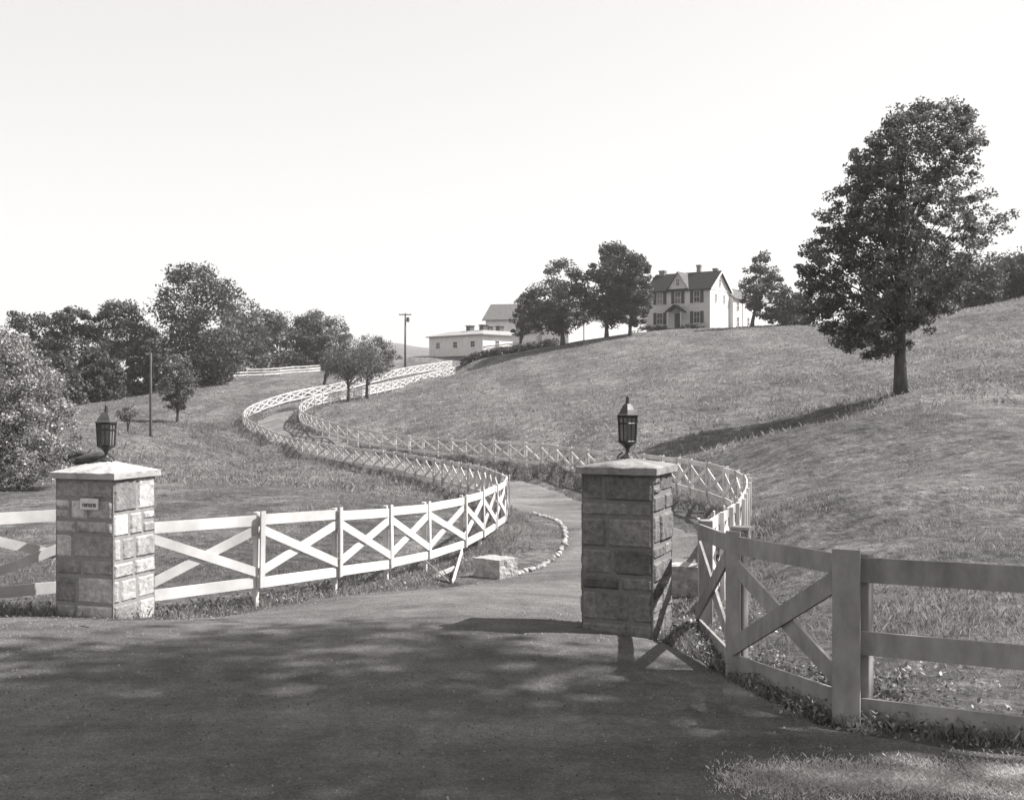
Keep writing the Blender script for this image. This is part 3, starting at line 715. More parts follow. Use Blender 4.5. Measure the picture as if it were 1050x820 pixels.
# left woods
woods = [
 ((28, 420, 142), [(318, 20, 36), (330, 8, 52), (355, 2, 62), (390, 2, 62), (412, 6, 58)], 'wide dark tree at the far left end of the woods, above the pale bush', 31),
 ((72, 414, 145), [(314, 70, 86), (326, 58, 96), (350, 50, 102), (385, 50, 104), (408, 56, 100)], 'dark round-topped tree, second from the left in the far woods', 32),
 ((112, 410, 148), [(308, 112, 132), (318, 104, 142), (345, 96, 152), (380, 96, 152), (404, 100, 148)], 'dark peaked tree of the far woods left of the tallest tree', 33),
 ((150, 406, 142), [(338, 146, 158), (352, 136, 168), (375, 134, 174), (402, 138, 170)], 'shorter dark tree filling the dip left of the tallest tree in the woods', 34),
 ((196, 396, 150), [(273, 186, 216), (284, 172, 228), (300, 166, 238), (320, 158, 244), (350, 152, 248), (380, 160, 240), (392, 170, 230)], 'tallest dark tree of the far woods, rising above all the others', 35),
 ((244, 388, 184), [(310, 240, 258), (322, 228, 270), (345, 222, 276), (370, 222, 276), (386, 230, 266)], 'dark tree right against the tallest tree of the woods', 36),
 ((278, 384, 190), [(320, 272, 290), (332, 258, 302), (352, 256, 306), (380, 260, 300)], 'broad dark tree behind the distant three-rail fence', 37),
 ((312, 379, 196), [(326, 306, 318), (336, 296, 328), (352, 290, 336), (376, 294, 330)], 'mid-height dark tree near the right end of the woods', 38),
 ((334, 377, 198), [(320, 318, 334), (328, 308, 348), (342, 306, 354), (358, 312, 350), (372, 320, 346)], 'round-headed dark tree at the right end of the woods', 39),
 ((52, 420, 128), [(362, 44, 62), (378, 34, 76), (398, 30, 84), (416, 36, 82)], 'low dark tree in front of the woods, just right of the pale bush', 40),
 ((96, 412, 134), [(358, 90, 106), (374, 80, 118), (392, 76, 122), (408, 80, 120)], 'low dark tree at the foot of the woods behind the left lantern', 41),
 ((216, 392, 156), [(340, 208, 232), (355, 198, 246), (375, 196, 248), (388, 204, 240)], 'low dark tree at the field edge below the tallest tree', 42),
]
for b_, pr, lb, sd in woods:
    wpx = max(p[2]-p[1] for p in pr)
    tree('woodland_tree', lb, 'tree', b_, pr, 4, int(wpx*.95)+12, 110, .5, 'leafdark' if sd % 3 else 'leaf', G1, sd, cr=.12, widen=1.36)
# small trees on the left field and the orchard pair
tree('young_tree', 'thin-crowned young tree in the left field behind the bare pole', 'tree', (182, 433, 95), [(366, 174, 192), (378, 162, 204), (398, 158, 206), (412, 164, 202), (420, 170, 194)], 3.2, 50, 60, .24, 'leaf', None, 51, cr=.13, nlimb=45)
GO = 'low orchard trees by the driveway bend'
tree('orchard_tree', 'low spreading orchard tree nearest the white driveway fence', 'tree', (357, 403, 118), [(350, 352, 368), (358, 340, 384), (370, 334, 390), (382, 338, 386), (389, 346, 376)], 3.4, 66, 75, .23, 'leaf', GO, 52, cr=.11, widen=1.3, forks=1, nlimb=46)
tree('orchard_tree', 'low orchard tree at the right of the bend with twiggy top', 'tree', (376, 398, 123), [(346, 372, 392), (354, 362, 404), (366, 360, 408), (378, 362, 402), (384, 368, 394)], 3.4, 60, 70, .23, 'leaf', GO, 53, cr=.11, widen=1.25, nlimb=46)
tree('orchard_tree', 'low orchard tree with leaning trunk behind the other two, left of them', 'tree', (331, 393, 132), [(352, 334, 346), (360, 328, 356), (372, 326, 360), (382, 330, 352)], 3, 40, 70, .23, 'leaf', GO, 54, cr=.14, nlimb=36)
tree('sapling', 'small sparse sapling in the left field beside the left lantern', 'tree', (131, 437, 84), [(418, 122, 140), (424, 116, 146), (431, 124, 138)], 1.2, 16, 26, .2, 'leaf', None, 55, cr=.16, forks=2, nlimb=14)
# tree line beyond the crest at the far right
GR = 'trees beyond the crest at far right'
for b_, pr, lb, sd in [
  ((1030, 318, 122), [(262, 1018, 1050), (272, 1004, 1066), (290, 1000, 1070), (312, 1004, 1062)], 'dark tree on the crest at the right edge of the photo', 61),
  ((985, 330, 118), [(268, 974, 1004), (280, 962, 1020), (300, 956, 1022), (322, 962, 1014)], 'dark tree on the crest directly right of the large hillside tree', 62),
  ((1080, 304, 120), [(262, 1064, 1100), (276, 1050, 1110), (305, 1052, 1108)], 'dark tree on the crest partly outside the right edge', 63),
  ((940, 334, 120), [(280, 930, 960), (295, 918, 972), (318, 916, 970), (332, 922, 962)], 'dark tree behind the trunk line of the large hillside tree', 64)]:
    tree('crest_tree', lb, 'tree', b_, pr, 4, 80, 100, .42, 'leafdark', GR, sd, cr=.12, widen=1.4)
# pale bush at left edge
tree('pale_bush', 'large pale-leaved bush at the left edge, its leaves shining in the sun', 'bush', (20, 486, 36), [(334, -30, 4), (348, -40, 28), (372, -50, 54), (400, -60, 74), (430, -60, 84), (455, -60, 82), (484, -60, 76), (494, -55, 60)], 4, 230, 120, .115, 'leafpale', None, 71, cr=.085, nlimb=40)
# roadside trees outside the right of the frame: they shade the road
GS = 'tall roadside trees outside the frame that shade the road'
def off_tree(x, y, h, r0, zc, rz, label, seed, ncl=150, per=75, leaf=.34):
    t = thing('roadside_tree', label, 'tree', (x, y, h1(x, y)), 0, GS); r_ = np.random.default_rng(seed)
    d = r_.normal(size=(ncl, 3)); d /= np.linalg.norm(d, axis=1)[:, None]; q = r_.random(ncl)**.4
    cen = np.array([x, y, zc])+d*q[:, None]*np.array([r0, r0, rz]); rad = r_.uniform(.7, 1.5, ncl)
    leaves_mesh('crown', cen, rad, per, leaf, M['leaf'], t, seed=seed)
    b = MB(); g0 = h1(x, y)-.2; b.tube([(x, y, g0), (x+.1, y, g0+1), (x, y+.2, zc-rz*.5), (x+.3, y, zc+rz*.5)], [.45, .33, .26, .08], 10); b.build('trunk', M['bark'], t, smooth=True, world=True)
    b = MB()
    for k in range(0, ncl, 3):
        u = random.uniform(-.8, .3); p0 = Vector((x, y+.1, zc+rz*u)); c = Vector(cen[k]); b.tube([p0, p0.lerp(c, .5)+Vector((0, 0, .3)), c], [.1, .06, .015], 5, cap=False)
    b.build('limbs', M['bark'], t, smooth=True, world=True)
OFF = [(13.6, 9.2, 27, 5.2, 20.8, 5.8, 'tall tree standing by the road right of the plank fence, nearest the gate', 81, 172),
       (13.5, .5, 22, 5.5, 16.5, 6, 'tall tree beside the road close to the camera position', 82, 150),
       (24, 6.5, 27, 6, 19, 8, 'tall tree farther along the road outside the right edge', 83, 120),
       (17, -11, 24, 6, 16, 7, 'tall tree beside the road behind the camera position', 84, 90)]
for a in OFF: off_tree(*a[:7], a[7], a[8])

# hedge along the ridge
hd = thing('hedge', 'dark clipped-looking hedge on the ridge below the stable block', 'hedge', W(515, 366, 160))
cen = []; rad = []
for k in range(190):
    u = rng.random(); px = 474+u*96; Z = 157+rng.uniform(-1.2, 1.2)+u*2; x = (px-CX)/F*Z
    cen.append((x, Z, h1(x, Z)+rng.uniform(0, .75)+.05)); rad.append(.55)
leaves_mesh('foliage', np.array(cen), np.array(rad), 55, .3, M['leafdark'], hd, seed=3)
for k in range(0, 150, 6):
    b = MB(); c = cen[k]; b.tube([(c[0], c[1], h1(c[0], c[1])-.1), (c[0]+.1, c[1], c[2])], [.04, .015], 5)
    b.build('stem', M['bark'], hd, world=True)

# ------------------------------------------------------------------ buildings
def axes(yaw): return Vector((math.cos(yaw), -math.sin(yaw), 0)), Vector((math.sin(yaw), math.cos(yaw), 0))
class Bld:
    def __init__(s, root, o, yaw): s.root = root; s.o = Vector(o); s.x, s.y = axes(yaw)
    def P(s, a, b, c): return s.x*a+s.y*b+Vector((0, 0, c))
    def box(s, mb, x0, x1, y0, y1, z0, z1, tone=.5):
        mb.obox(s.P((x0+x1)/2, (y0+y1)/2, (z0+z1)/2), s.x*(x1-x0)/2, s.y*(y1-y0)/2, Vector((0, 0, (z1-z0)/2)), tone); return mb
    def solid(s, mb, pts_lo, pts_hi):
        n = len(pts_lo); mb.add([s.P(*p) for p in pts_lo+pts_hi], [tuple(range(n))[::-1], tuple(range(n, 2*n))]+[(i, (i+1) % n, n+(i+1) % n, n+i) for i in range(n)]); return mb
    def gable_x(s, mb, x0, x1, y0, y1, ze, zr, z0=0.0):
        """walls with gables at x0 and x1, ridge along x"""
        ym = (y0+y1)/2; prof = [(y0, z0), (y1, z0), (y1, ze), (ym, zr), (y0, ze)]
        return s.solid(mb, [(x0, a, b) for a, b in prof], [(x1, a, b) for a, b in prof])
    def gable_y(s, mb, x0, x1, y0, y1, ze, zr, z0=0.0):
        xm = (x0+x1)/2; prof = [(x0, z0), (x1, z0), (x1, ze), (xm, zr), (x0, ze)]
        return s.solid(mb, [(a, y0, b) for a, b in prof], [(a, y1, b) for a, b in prof])
    def roof_x(s, mb, x0, x1, y0, y1, ze, zr, th=.16, ov=.35):
        ym = (y0+y1)/2; sl = (zr-ze)/(ym-y0)
        for sg in (-1, 1):
            ye = ym+sg*(ym-y0+ov); zee = zr-sl*(ym-y0+ov)
            lo = [(x0-ov, ym, zr+.02), (x1+ov, ym, zr+.02), (x1+ov, ye, zee+.02), (x0-ov, ye, zee+.02)]
            s.solid(mb, lo, [(a, b, c+th) for a, b, c in lo])
        return mb
    def roof_y(s, mb, x0, x1, y0, y1, ze, zr, th=.16, ov=.3, back=0):
        xm = (x0+x1)/2; sl = (zr-ze)/(xm-x0)
        for sg in (-1, 1):
            xe = xm+sg*(xm-x0+ov); zee = zr-sl*(xm-x0+ov)
            lo = [(xm, y0-ov, zr+.02), (xm, y1+back, zr+.02), (xe, y1+back, zee+.02), (xe, y0-ov, zee+.02)]
            s.solid(mb, lo, [(a, b, c+th) for a, b, c in lo])
        return mb
    def window(s, parent, face, u, z, w, h, shut=False, wallpos=0.0, fr='wallwhite', pointed=False):
        """face 'f' (local -y at y=wallpos, u along x) or 'r' (local +x at x=wallpos, u along y)"""
        def bx(mb, u0, u1, z0, z1, d0, d1):
            if face == 'f': return s.box(mb, u0, u1, wallpos-d1, wallpos-d0, z0, z1)
            return s.box(mb, wallpos+d0, wallpos+d1, u0, u1, z0, z1)
        f = MB(); t_ = .06
        bx(f, u-w/2-t_, u-w/2, z-h/2-t_, z+h/2+t_, .0, .07); bx(f, u+w/2, u+w/2+t_, z-h/2-t_, z+h/2+t_, .0, .07)
        bx(f, u-w/2, u+w/2, z+h/2, z+h/2+t_, .0, .08); bx(f, u-w/2, u+w/2, z-h/2-t_, z-h/2, .0, .10)
        bx(f, u-w/2, u+w/2, z-.022, z+.022, .015, .055); bx(f, u-.012, u+.012, z-h/2, z+h/2, .012, .05)
        fo = f.build('window', M[fr], parent)
        p = MB(); bx(p, u-w/2, u+w/2, z-h/2, z+h/2, -.05, .02); p.build('pane', M['pane'], fo)
        if shut:
            for sg in (-1, 1):
                q = MB(); a = u+sg*(w/2+t_+.27); bx(q, a-.25, a+.25, z-h/2-.08, z+h/2+.08, .01, .06)
                for i in range(7): bx(q, a-.19, a+.19, z-h/2+.05+i*(h-.1)/7, z-h/2+.05+(i+.55)*(h-.1)/7, .06, .075)
                q.build('shutter', M['shutter'], fo)
        return fo

# farmhouse
yaw = R(34); Zh = 160
corner = Vector(W(728, 336.5, Zh)); hx, hy = axes(yaw)
house = thing('farmhouse', 'white two-storey farmhouse with dark shutters, central gable and three chimneys on top of the hill', 'house', corner[:])
B = Bld(house, corner, yaw); Wd, Dp, ze, zr = 9.6, 6.6, 5.5, 8.0
B.box(MB(), -Wd, 0, 0, Dp, -1.5, 0.25)
mb = MB(); B.gable_x(mb, -Wd, 0, 0, Dp, ze, zr, -1.5); wall = mb.build('wall', M['wallhouse'], house)
mb = MB(); B.gable_y(mb, -Wd/2-1.55, -Wd/2+1.55, -.06, Dp/2, ze+.1, zr-.1, 3.0); mb.build('front_gable', M['wallhouse'], house)
rm = MB(); B.roof_x(rm, -Wd, 0, 0, Dp, ze, zr); roof = rm.build('roof', M['roofdark'], house)
rm = MB(); B.roof_y(rm, -Wd/2-1.55, -Wd/2+1.55, -.06, Dp/2-.1, ze+.1, zr-.1, th=.12, ov=.25); rm.build('gable_roof', M['roofgrey'], roof)
tr = MB()   # white barge boards on the right gable
for sg in (-1, 1):
    ym = Dp/2; sl = (zr-ze)/(Dp/2); ye = ym+sg*(Dp/2+.37)
    B.solid(tr, [(.36, ym, zr-.12), (.36, ye, zr-sl*(Dp/2+.37)-.12), (.36, ye, zr-sl*(Dp/2+.37)+.2), (.36, ym, zr+.2)], [(.40, ym, zr-.12), (.40, ye, zr-sl*(Dp/2+.37)-.12), (.40, ye, zr-sl*(Dp/2+.37)+.2), (.40, ym, zr+.2)])
B.box(tr, .0, .05, -.02, Dp, ze-.1, ze+.06)
tr.build('barge_board', M['wallwhite'], roof)
for (cx_, cy_, h_, w_) in ((-Wd+.8, Dp/2, .7, .42), (-3.3, Dp/2+.3, 1.2, .28), (-1.1, Dp/2+1.0, .65, .3)):
    c_ = MB(); B.box(c_, cx_-w_, cx_+w_, cy_-w_*.8, cy_+w_*.8, zr-1.2, zr+h_-.25); B.box(c_, cx_-w_-.07, cx_+w_+.07, cy_-w_*.8-.07, cy_+w_*.8+.07, zr+h_-.25, zr+h_); c_.build('chimney', M['brick'], roof)
for u in (-Wd+2.0, -1.95):
    B.window(house, 'f', u, 4.4, .85, 1.5, True); B.window(house, 'f', u, 1.6, .85, 1.5, True)
B.window(house, 'f', -Wd/2, 4.4, .85, 1.5, True, -.06)
B.window(house, 'f', -Wd/2, 6.55, .5, .9, False, -.06)
B.window(house, 'r', 1.9, 4.3, .4, 1.0, False, 0); B.window(house, 'r', 4.7, 4.3, .4, 1.0, False, 0); B.window(house, 'r', Dp/2, 6.5, .4, .9, False, 0)
dr = MB(); B.box(dr, -Wd/2-.5, -Wd/2+.5, -.07, .02, -.1, 2.2); do = dr.build('front_door', M['shutter'], house)
k = MB(); B.box(k, -Wd/2+.32, -Wd/2+.4, -.12, -.07, 1.0, 1.1); k.build('handle', M['iron'], do)
hood = MB(); B.roof_y(hood, -Wd/2-1.1, -Wd/2+1.1, -1.3, 0, 2.45, 3.25, th=.1, ov=.2); ho = hood.build('porch_hood', M['roofdark'], house)
for sg in (-1, 1):
    br = MB()
    xx = -Wd/2+sg*1.0; B.box(br, xx-.05, xx+.05, -1.25, -.0, 2.3, 2.42); br.tube([B.P(xx, 0, 1.5), B.P(xx, -1.15, 2.35)], [.06, .06], 6)
    B.box(br, xx-.06, xx+.06, -1.3, -1.18, 0.1, 2.3)
    br.build('hood_bracket', M['wallwhite'], ho)
st_ = MB(); B.box(st_, -Wd/2-.9, -Wd/2+.9, -1.4, -.0, -1.2, .1); st_.build('doorstep', M['mortar'], house)
ell = MB(); B.gable_y(ell, -4.6, .55, Dp, Dp+8.0, 4.6, 6.3, -1.5); ell.build('rear_wing', M['wallwhite'], house)
rm = MB(); B.roof_y(rm, -4.6, .55, Dp+.3, Dp+8.0, 4.6, 6.3, back=.3); rm.build('rear_roof', M['roofgrey'], house)
B.window(house, 'r', Dp+1.6, 3.6, .7, 1.3, False, .55); B.window(house, 'r', Dp+1.6, 1.3, .7, 1.3, False, .55); B.window(house, 'r', Dp+5.4, 1.5, .7, 1.2, False, .55)
dp_ = MB(); B.box(dp_, .55, .63, Dp+3.2, Dp+3.3, -.6, 4.5); dp_.build('downpipe', M['mortar'], house)

# dark shrubs along the house front
for i, (u, r0, lb) in enumerate(((-8.6, .55, 'low dark shrub at the left front corner of the farmhouse'), (-6.6, .5, 'low dark shrub under the left ground-floor window of the farmhouse'), (-2.2, .5, 'low dark shrub under the right ground-floor window of the farmhouse'))):
    c = corner+B.P(u, -1.2, .1); t = thing('foundation_shrub', lb, 'shrub', c[:], 0, 'shrubs along the farmhouse front')
    cen = np.array([c[:]])+rng.normal(size=(10, 3))*np.array([.8, .35, .2]); leaves_mesh('foliage', cen, np.full(10, r0), 50, .24, M['leafdark'], t, seed=90+i)

# stable block: corner nearest at px 495
ycorner = W(495, 361, 195); yawS = R(45)
stable = thing('stable_block', 'long low white stable with small square windows and roof ventilators left of the big barn', 'stable', ycorner)
S = Bld(stable, ycorner, yawS)   # local -y faces front-left (shade), +x faces right (sunlit)
mb = MB(); S.box(mb, -13.6, 0, 0, 26, -1.5, 2.9); mb.build('wall', M['wallwhite'], stable)
rm = MB()
lo = [(-14, -.5, 2.9), (.5, -.5, 2.9), (.5, 26.4, 2.9), (-14, 26.4, 2.9)]
n_ = 4; hi = [(-11, 2.5, 3.9), (-2.5, 2.5, 3.9), (-2.5, 23.5, 3.9), (-11, 23.5, 3.9)]
S.solid(rm, lo, [(a, b, c+.14) for a, b, c in lo]); S.solid(rm, [(a, b, c+.14) for a, b, c in lo], hi)
ro = rm.build('roof', M['rooflight'], stable)
for (a, b_) in ((-6.5, 3.2), (-5.2, 6.5), (-3.2, 3.2), (-3.6, 7.5)):
    v_ = MB(); S.box(v_, a-.5, a+.5, b_-.5, b_+.5, 3.4, 4.7); S.box(v_, a-.62, a+.62, b_-.62, b_+.62, 4.7, 4.85); v_.build('ventilator', M['roofgrey'], ro)
for u in (-11.2, -6.8, -2.4): S.window(stable, 'f', u, 1.45, .95, .95, False, 0)
for u in (3.4, 9.6, 11.6, 18, 21): S.window(stable, 'r', u, 1.5, .8, 1.0, False, 0)
sk = MB(); S.box(sk, -13.7, -0.2, -.04, 0, -1.5, -.5); sk.build('plinth', M['roofgrey'], stable)

# big barn
bo = W(498, 345, 226); barn = thing('big_barn', 'tall barn with grey gable roof rising behind the low stable', 'barn', bo)
Bb = Bld(barn, bo, R(14)); mb = MB(); Bb.gable_x(mb, 0, 19, 0, 12, 3.1+.2, 6.5, -3); mb.build('wall', M['wallwhite'], barn)
rm = MB(); Bb.roof_x(rm, 0, 19, 0, 12, 3.3, 6.5, ov=.6); rm.build('roof', M['roofgrey'], barn)
Bb.window(barn, 'f', 3.0, 1.3, 1.2, 1.0); Bb.window(barn, 'f', 6.6, 1.3, 1.2, 1.0)
# gabled tack room with two small windows
go = W(550, 358, 186); tack = thing('gabled_shed', 'small white gabled shed with two little windows right of the stable', 'shed', go)
Gb = Bld(tack, go, R(-28)); mb = MB(); Gb.gable_y(mb, 0, 4.9, 0, 8, 2.7, 4.1, -1.5); mb.build('wall', M['wallwhite'], tack)
rm = MB(); Gb.roof_y(rm, 0, 4.9, 0, 8, 2.7, 4.1, ov=.25); rm.build('roof', M['roofgrey'], tack)
Gb.window(tack, 'f', 2.3, 1.9, .5, .7); Gb.window(tack, 'f', 3.6, 1.9, .5, .7)
dd = MB(); Gb.box(dd, .35, 1.3, -.05, .02, -.2, 2.2); dd.build('door', M['wallhouse'], tack)
# long white shed between the trees
wo = W(583, 352, 180); shed = thing('long_white_shed', 'long plain white shed seen beneath the tree crowns between the barn and the farmhouse', 'shed', wo)
Wb = Bld(shed, wo, R(-42)); mb = MB(); Wb.gable_x(mb, 0, 18.5, 0, 6, 4.3, 5.8, -1.5); mb.build('wall', M['wallwhite'], shed)
rm = MB(); Wb.roof_x(rm, 0, 18.5, 0, 6, 4.3, 5.8, ov=.3); rm.build('roof', M['roofgrey'], shed)
dd = MB(); Wb.box(dd, 3.3, 3.42, -.08, 0, -1, 3.5); dd.build('downpipe', M['mortar'], shed)

# utility poles
def pole(base, toppy, label, arm=True, trans=True):
    x, y, z = W(*base); zt = EYE-(toppy-CY)*base[2]/F; z0 = min(z, h1(x, y))
    t = thing('utility_pole', label, 'utility pole', (x, y, z0))
    b = MB(); b.tube([(0, 0, -.5), (0, 0, (zt-z0)*.5), (.02, 0, zt-z0)], [.17, .15, .12], 10); b.build('pole_shaft', M['polewood'], t, smooth=True)
    if arm:
        b = MB(); hh = zt-z0-.25; b.box(-.95, .95, -.2, -.1, hh-.07, hh+.07); ao = b.build('crossarm', M['polewood'], t)
        for xx in (-.8, -.35, .35, .8): MB().lathe([(.03, 0), (.05, .03), (.05, .08), (.03, .12)], 8, (xx, -.15, hh+.07)).build('insulator', M['mortar'], ao)
    if trans:
        b = MB(); b.lathe([(.2, 0), (.24, .03), (.24, .62), (.2, .68), (.05, .72)], 12, (.42, -.05, zt-z0-1.35)); b.build('transformer', M['roofgrey'], t, smooth=False)
    return t
pole((415.5, 377, 178), 321, 'tall utility pole with crossarm and transformer left of the stable')
t = pole((154.5, 447, 75), 362, 'short bare pole in the left field in front of the dark woods', arm=False, trans=False)
b = MB(); hh = 5.3; b.tube([(0, 0, 4.9), (.15, 0, 5.0), (.3, 0, 4.6), (.34, 0, 3.9)], [.03]*4, 6); b.build('bracket_arm', M['iron'], t)
t.scale = (.55, .55, 1.0)

# added log form standing in for a shadow just above the left pillar cap
lx, ly, lz = W(84, 473, 44); lg = thing('shadow_standin', 'dark forked log form standing in for a shadow in the left field, seen just above the left pillar cap', 'log', (lx, ly, h1(lx, ly)+.22)); lg.scale = (1.15, 1.15, 1.15)
b = MB(); b.tube([(-1.0, 0, .0), (-.6, .05, .22), (-.1, .1, .42), (.12, .1, .36)], [.16, .17, .13, .08], 9); b.tube([(-.4, -.1, .1), (.1, -.05, .2), (.5, 0, .28), (.95, .05, .28)], [.1, .16, .2, .19], 9); b.build('standin_body', M['log'], lg, smooth=True)
b = MB(); b.tube([(.1, .1, .34), (.25, .2, .55)], [.06, .02], 6); b.build('standin_stub', M['log'], lg)

# ------------------------------------------------------------------ grass, weeds, gravel (uncountable)
def blades(name, P, hgt, wid, lean, m, per=5, spread=.03, seed=0, sway=0.3):
    r_ = np.random.default_rng(seed); n = len(P)
    B_ = np.repeat(P, per, 0); B_[:, :2] += r_.normal(size=(n*per, 2))*spread
    h = np.repeat(hgt, per)*r_.uniform(.5, 1.25, n*per); a = r_.random(n*per)*2*math.pi
    dx = np.stack([np.cos(a), np.sin(a), np.zeros_like(a)], 1); a2 = r_.random(n*per)*2*math.pi
    ln = np.stack([np.cos(a2), np.sin(a2), np.zeros_like(a2)], 1)*(r_.random(n*per)*lean)[:, None]*h[:, None]
    w = np.repeat(np.broadcast_to(wid, (n,)), per)*r_.uniform(.6, 1.3, n*per)
    up = np.array([0, 0, 1.0])
    v0 = B_-dx*w[:, None]*.5; v1 = B_+dx*w[:, None]*.5; v2 = B_+dx*w[:, None]*.3+ln*.35+up*h[:, None]*.6; v3 = B_+ln+up*h[:, None]
    V = np.stack([v0, v1, v2, v3], 1).reshape(-1, 3)
    ct = np.repeat(r_.random(n), per)*.5+r_.random(n*per)*.5
    return mesh_np(name, V, np.arange(len(V)).reshape(-1, 4), m, col=np.repeat(ct, 4))
def scatter(n, seed, x0=None, ymin=8, ymax=60, power=1.0, marg=1.08, clump=.0):
    """random ground points inside the camera wedge (plus margin), density ~ 1/distance^power"""
    r_ = np.random.default_rng(seed)
    u = r_.random(n); lo, hi = ymin, ymax
    y = (lo**(1-power)+u*(hi**(1-power)-lo**(1-power)))**(1/(1-power)) if power != 1 else lo*(hi/lo)**u
    hw = .4375*y*marg+2.0; x = (r_.random(n)*2-1)*hw
    d = road_depth(x, y); k = d < -.05
    x = x[k]; y = y[k]; d = d[k]
    if clump > 0:
        nn = np.array([mnoise.noise(Vector((a*.55, b*.55, 2.0)))+.5*mnoise.noise(Vector((a*2.1, b*2.1, 5.0))) for a, b in zip(x, y)])
        k = r_.random(len(x)) < np.clip(.5+nn*1.6, .08, 1); x = x[k]; y = y[k]; d = d[k]
    return x, y, d
x, y, d = scatter(95000, 1, ymin=7.8, ymax=42, power=.6, clump=1)
nz_ = np.array([mnoise.noise(Vector((a*.35, b*.35, 9.0))) for a, b in zip(x, y)])
hg = np.clip(.05+.08*nz_+.012*rng.normal(size=len(x)), .025, .15)
tag(blades('pasture_grass', np.stack([x, y, H(x, y)-.01], 1), hg, (.0035+.0003*y), .9, M['grass'], 4, .05, 3), 'short rough pasture grass covering the nearer fields', 'grass', kind='stuff')
x, y, d = scatter(60000, 2, ymin=40, ymax=150, power=.3, clump=1)
tag(blades('hillside_grass', np.stack([x, y, H(x, y)-.02], 1), np.full(len(x), .17), .03+.0005*y, 1.2, M['grass'], 3, .16, 4), 'thin tufts of grass over the hillside and far fields', 'grass', kind='stuff')
# taller weeds along fences and bases
def along(pts, n, spread, seed):
    r_ = np.random.default_rng(seed); P = np.array(pts)[:, :2]; k = r_.integers(0, len(P)-1, n); t = r_.random(n)[:, None]
    Q = P[k]*(1-t)+P[k+1]*t+r_.normal(size=(n, 2))*spread; kk = road_depth(Q[:, 0], Q[:, 1]) < r_.random(n)**2*.5; return Q[kk]
Q = np.vstack([along(lpts[:14], 3600, .28, 5), along(rpts[:16], 3000, .3, 6), along([(-4.3, 13.9), (-12, 13.6)], 900, .3, 7), along([P868[:2], P755[:2], P722[:2], rpts[0][:2]], 2300, .22, 8),
               along([p[:2] for p in pp], 1500, .14, 9), along(lpts[14:50], 5000, .5, 10), along(rpts[16:50], 4500, .5, 11), along([(-25.5, 98), (-27, 108), (-24.5, 92), (-20, 84), (-12, 70)], 2500, .6, 12)])
dist = Q[:, 1]
tag(blades('fence_weeds', np.stack([Q[:, 0], Q[:, 1], H(Q[:, 0], Q[:, 1])-.02], 1), np.clip(.05+.0024*dist+.03*rng.normal(size=len(Q)), .03, .36), .0028+.0004*dist, .8, M['grass'], 9, .07, 13), 'taller uncut grass along the foot of the fences', 'grass', kind='stuff')
# broad-leaved weeds by the near fence
def leafy(name, Q, size, hmax, per, m, seed):
    r_ = np.random.default_rng(seed); n = len(Q)*per; P = np.repeat(np.stack([Q[:, 0], Q[:, 1], H(Q[:, 0], Q[:, 1])], 1), per, 0)
    P = P+r_.normal(size=(n, 3))*np.array([.07, .07, 0])+np.array([0, 0, 1])*(r_.random(n)**1.3*hmax)[:, None]
    nrm = r_.normal(size=(n, 3))*.8+np.array([0, 0, 1.0]); nrm /= np.linalg.norm(nrm, axis=1)[:, None]
    t = np.cross(nrm, r_.normal(size=(n, 3))); t /= np.linalg.norm(t, axis=1)[:, None]; b = np.cross(nrm, t); s = size*r_.uniform(.5, 1.4, n)
    V = np.stack([P-t*s[:, None]*.5, P+b*s[:, None]*.26, P+t*s[:, None]*.5, P-b*s[:, None]*.26], 1).reshape(-1, 3)
    return mesh_np(name, V, np.arange(len(V)).reshape(-1, 4), m, col=np.repeat(r_.random(n), 4))
Q = np.vstack([along([P868[:2], P755[:2], P722[:2], rpts[1][:2]], 420, .26, 21), along([(2.3, 10.4), (3.3, 9.6)], 140, .35, 22), along([(1.9, 12.5), (2.2, 13.5)], 120, .3, 23), along([p[:2] for p in pp[:3]], 160, .16, 24), along(lpts[:7], 220, .3, 25), along([(-5.6, 13.9), (-9, 13.5)], 90, .25, 26)])
tag(leafy('broadleaf_weeds', Q, .045, .13, 14, M['weed'], 27), 'broad-leaved weeds growing under the fences near the gate', 'weeds', kind='stuff')
# stubbly verge patch at the lower right
r_ = np.random.default_rng(31); n = 16000
x = 1.25+r_.random(n)*4.6; y = 7.32+r_.normal(size=n)*.17-(x-3)*.03; k = r_.random(n) < np.clip((x-1.2)/.8, 0, 1); x = x[k]; y = y[k]
tag(blades('verge_stubble', np.stack([x, y, H(x, y)+.01], 1), np.full(len(x), .028), .007, 1.3, M['straw'], 4, .03, 32), 'dry stubbly grass strip between the road and the track in the lower right corner', 'grass', kind='stuff')
# gravel
r_ = np.random.default_rng(33); n = 30000
y = 6.2*(30/6.2)**r_.random(n); x = (r_.random(n)*2-1)*(.45*y+.5); d = road_depth(x, y); k = (d > .02) & (d > r_.random(n)**3*.8*0); x = x[k]; y = y[k]; n = len(x)
sz = .003+.012*r_.random(n)**5+.00025*y; z = H(x, y)+.018
tet = np.array([[1, 0, -.3], [-.5, .87, -.3], [-.6, -.8, -.3], [0.1, 0.05, .75]]); ang = r_.random(n)*6.28; ca, sa = np.cos(ang), np.sin(ang)
V = np.empty((n, 4, 3)); 
for i in range(4):
    V[:, i, 0] = x+(tet[i, 0]*ca-tet[i, 1]*sa)*sz; V[:, i, 1] = y+(tet[i, 0]*sa+tet[i, 1]*ca)*sz; V[:, i, 2] = z+tet[i, 2]*sz
Ft = (np.arange(n)[:, None, None]*4+np.array([[0, 1, 3], [1, 2, 3], [2, 0, 3]])[None]).reshape(-1, 3)
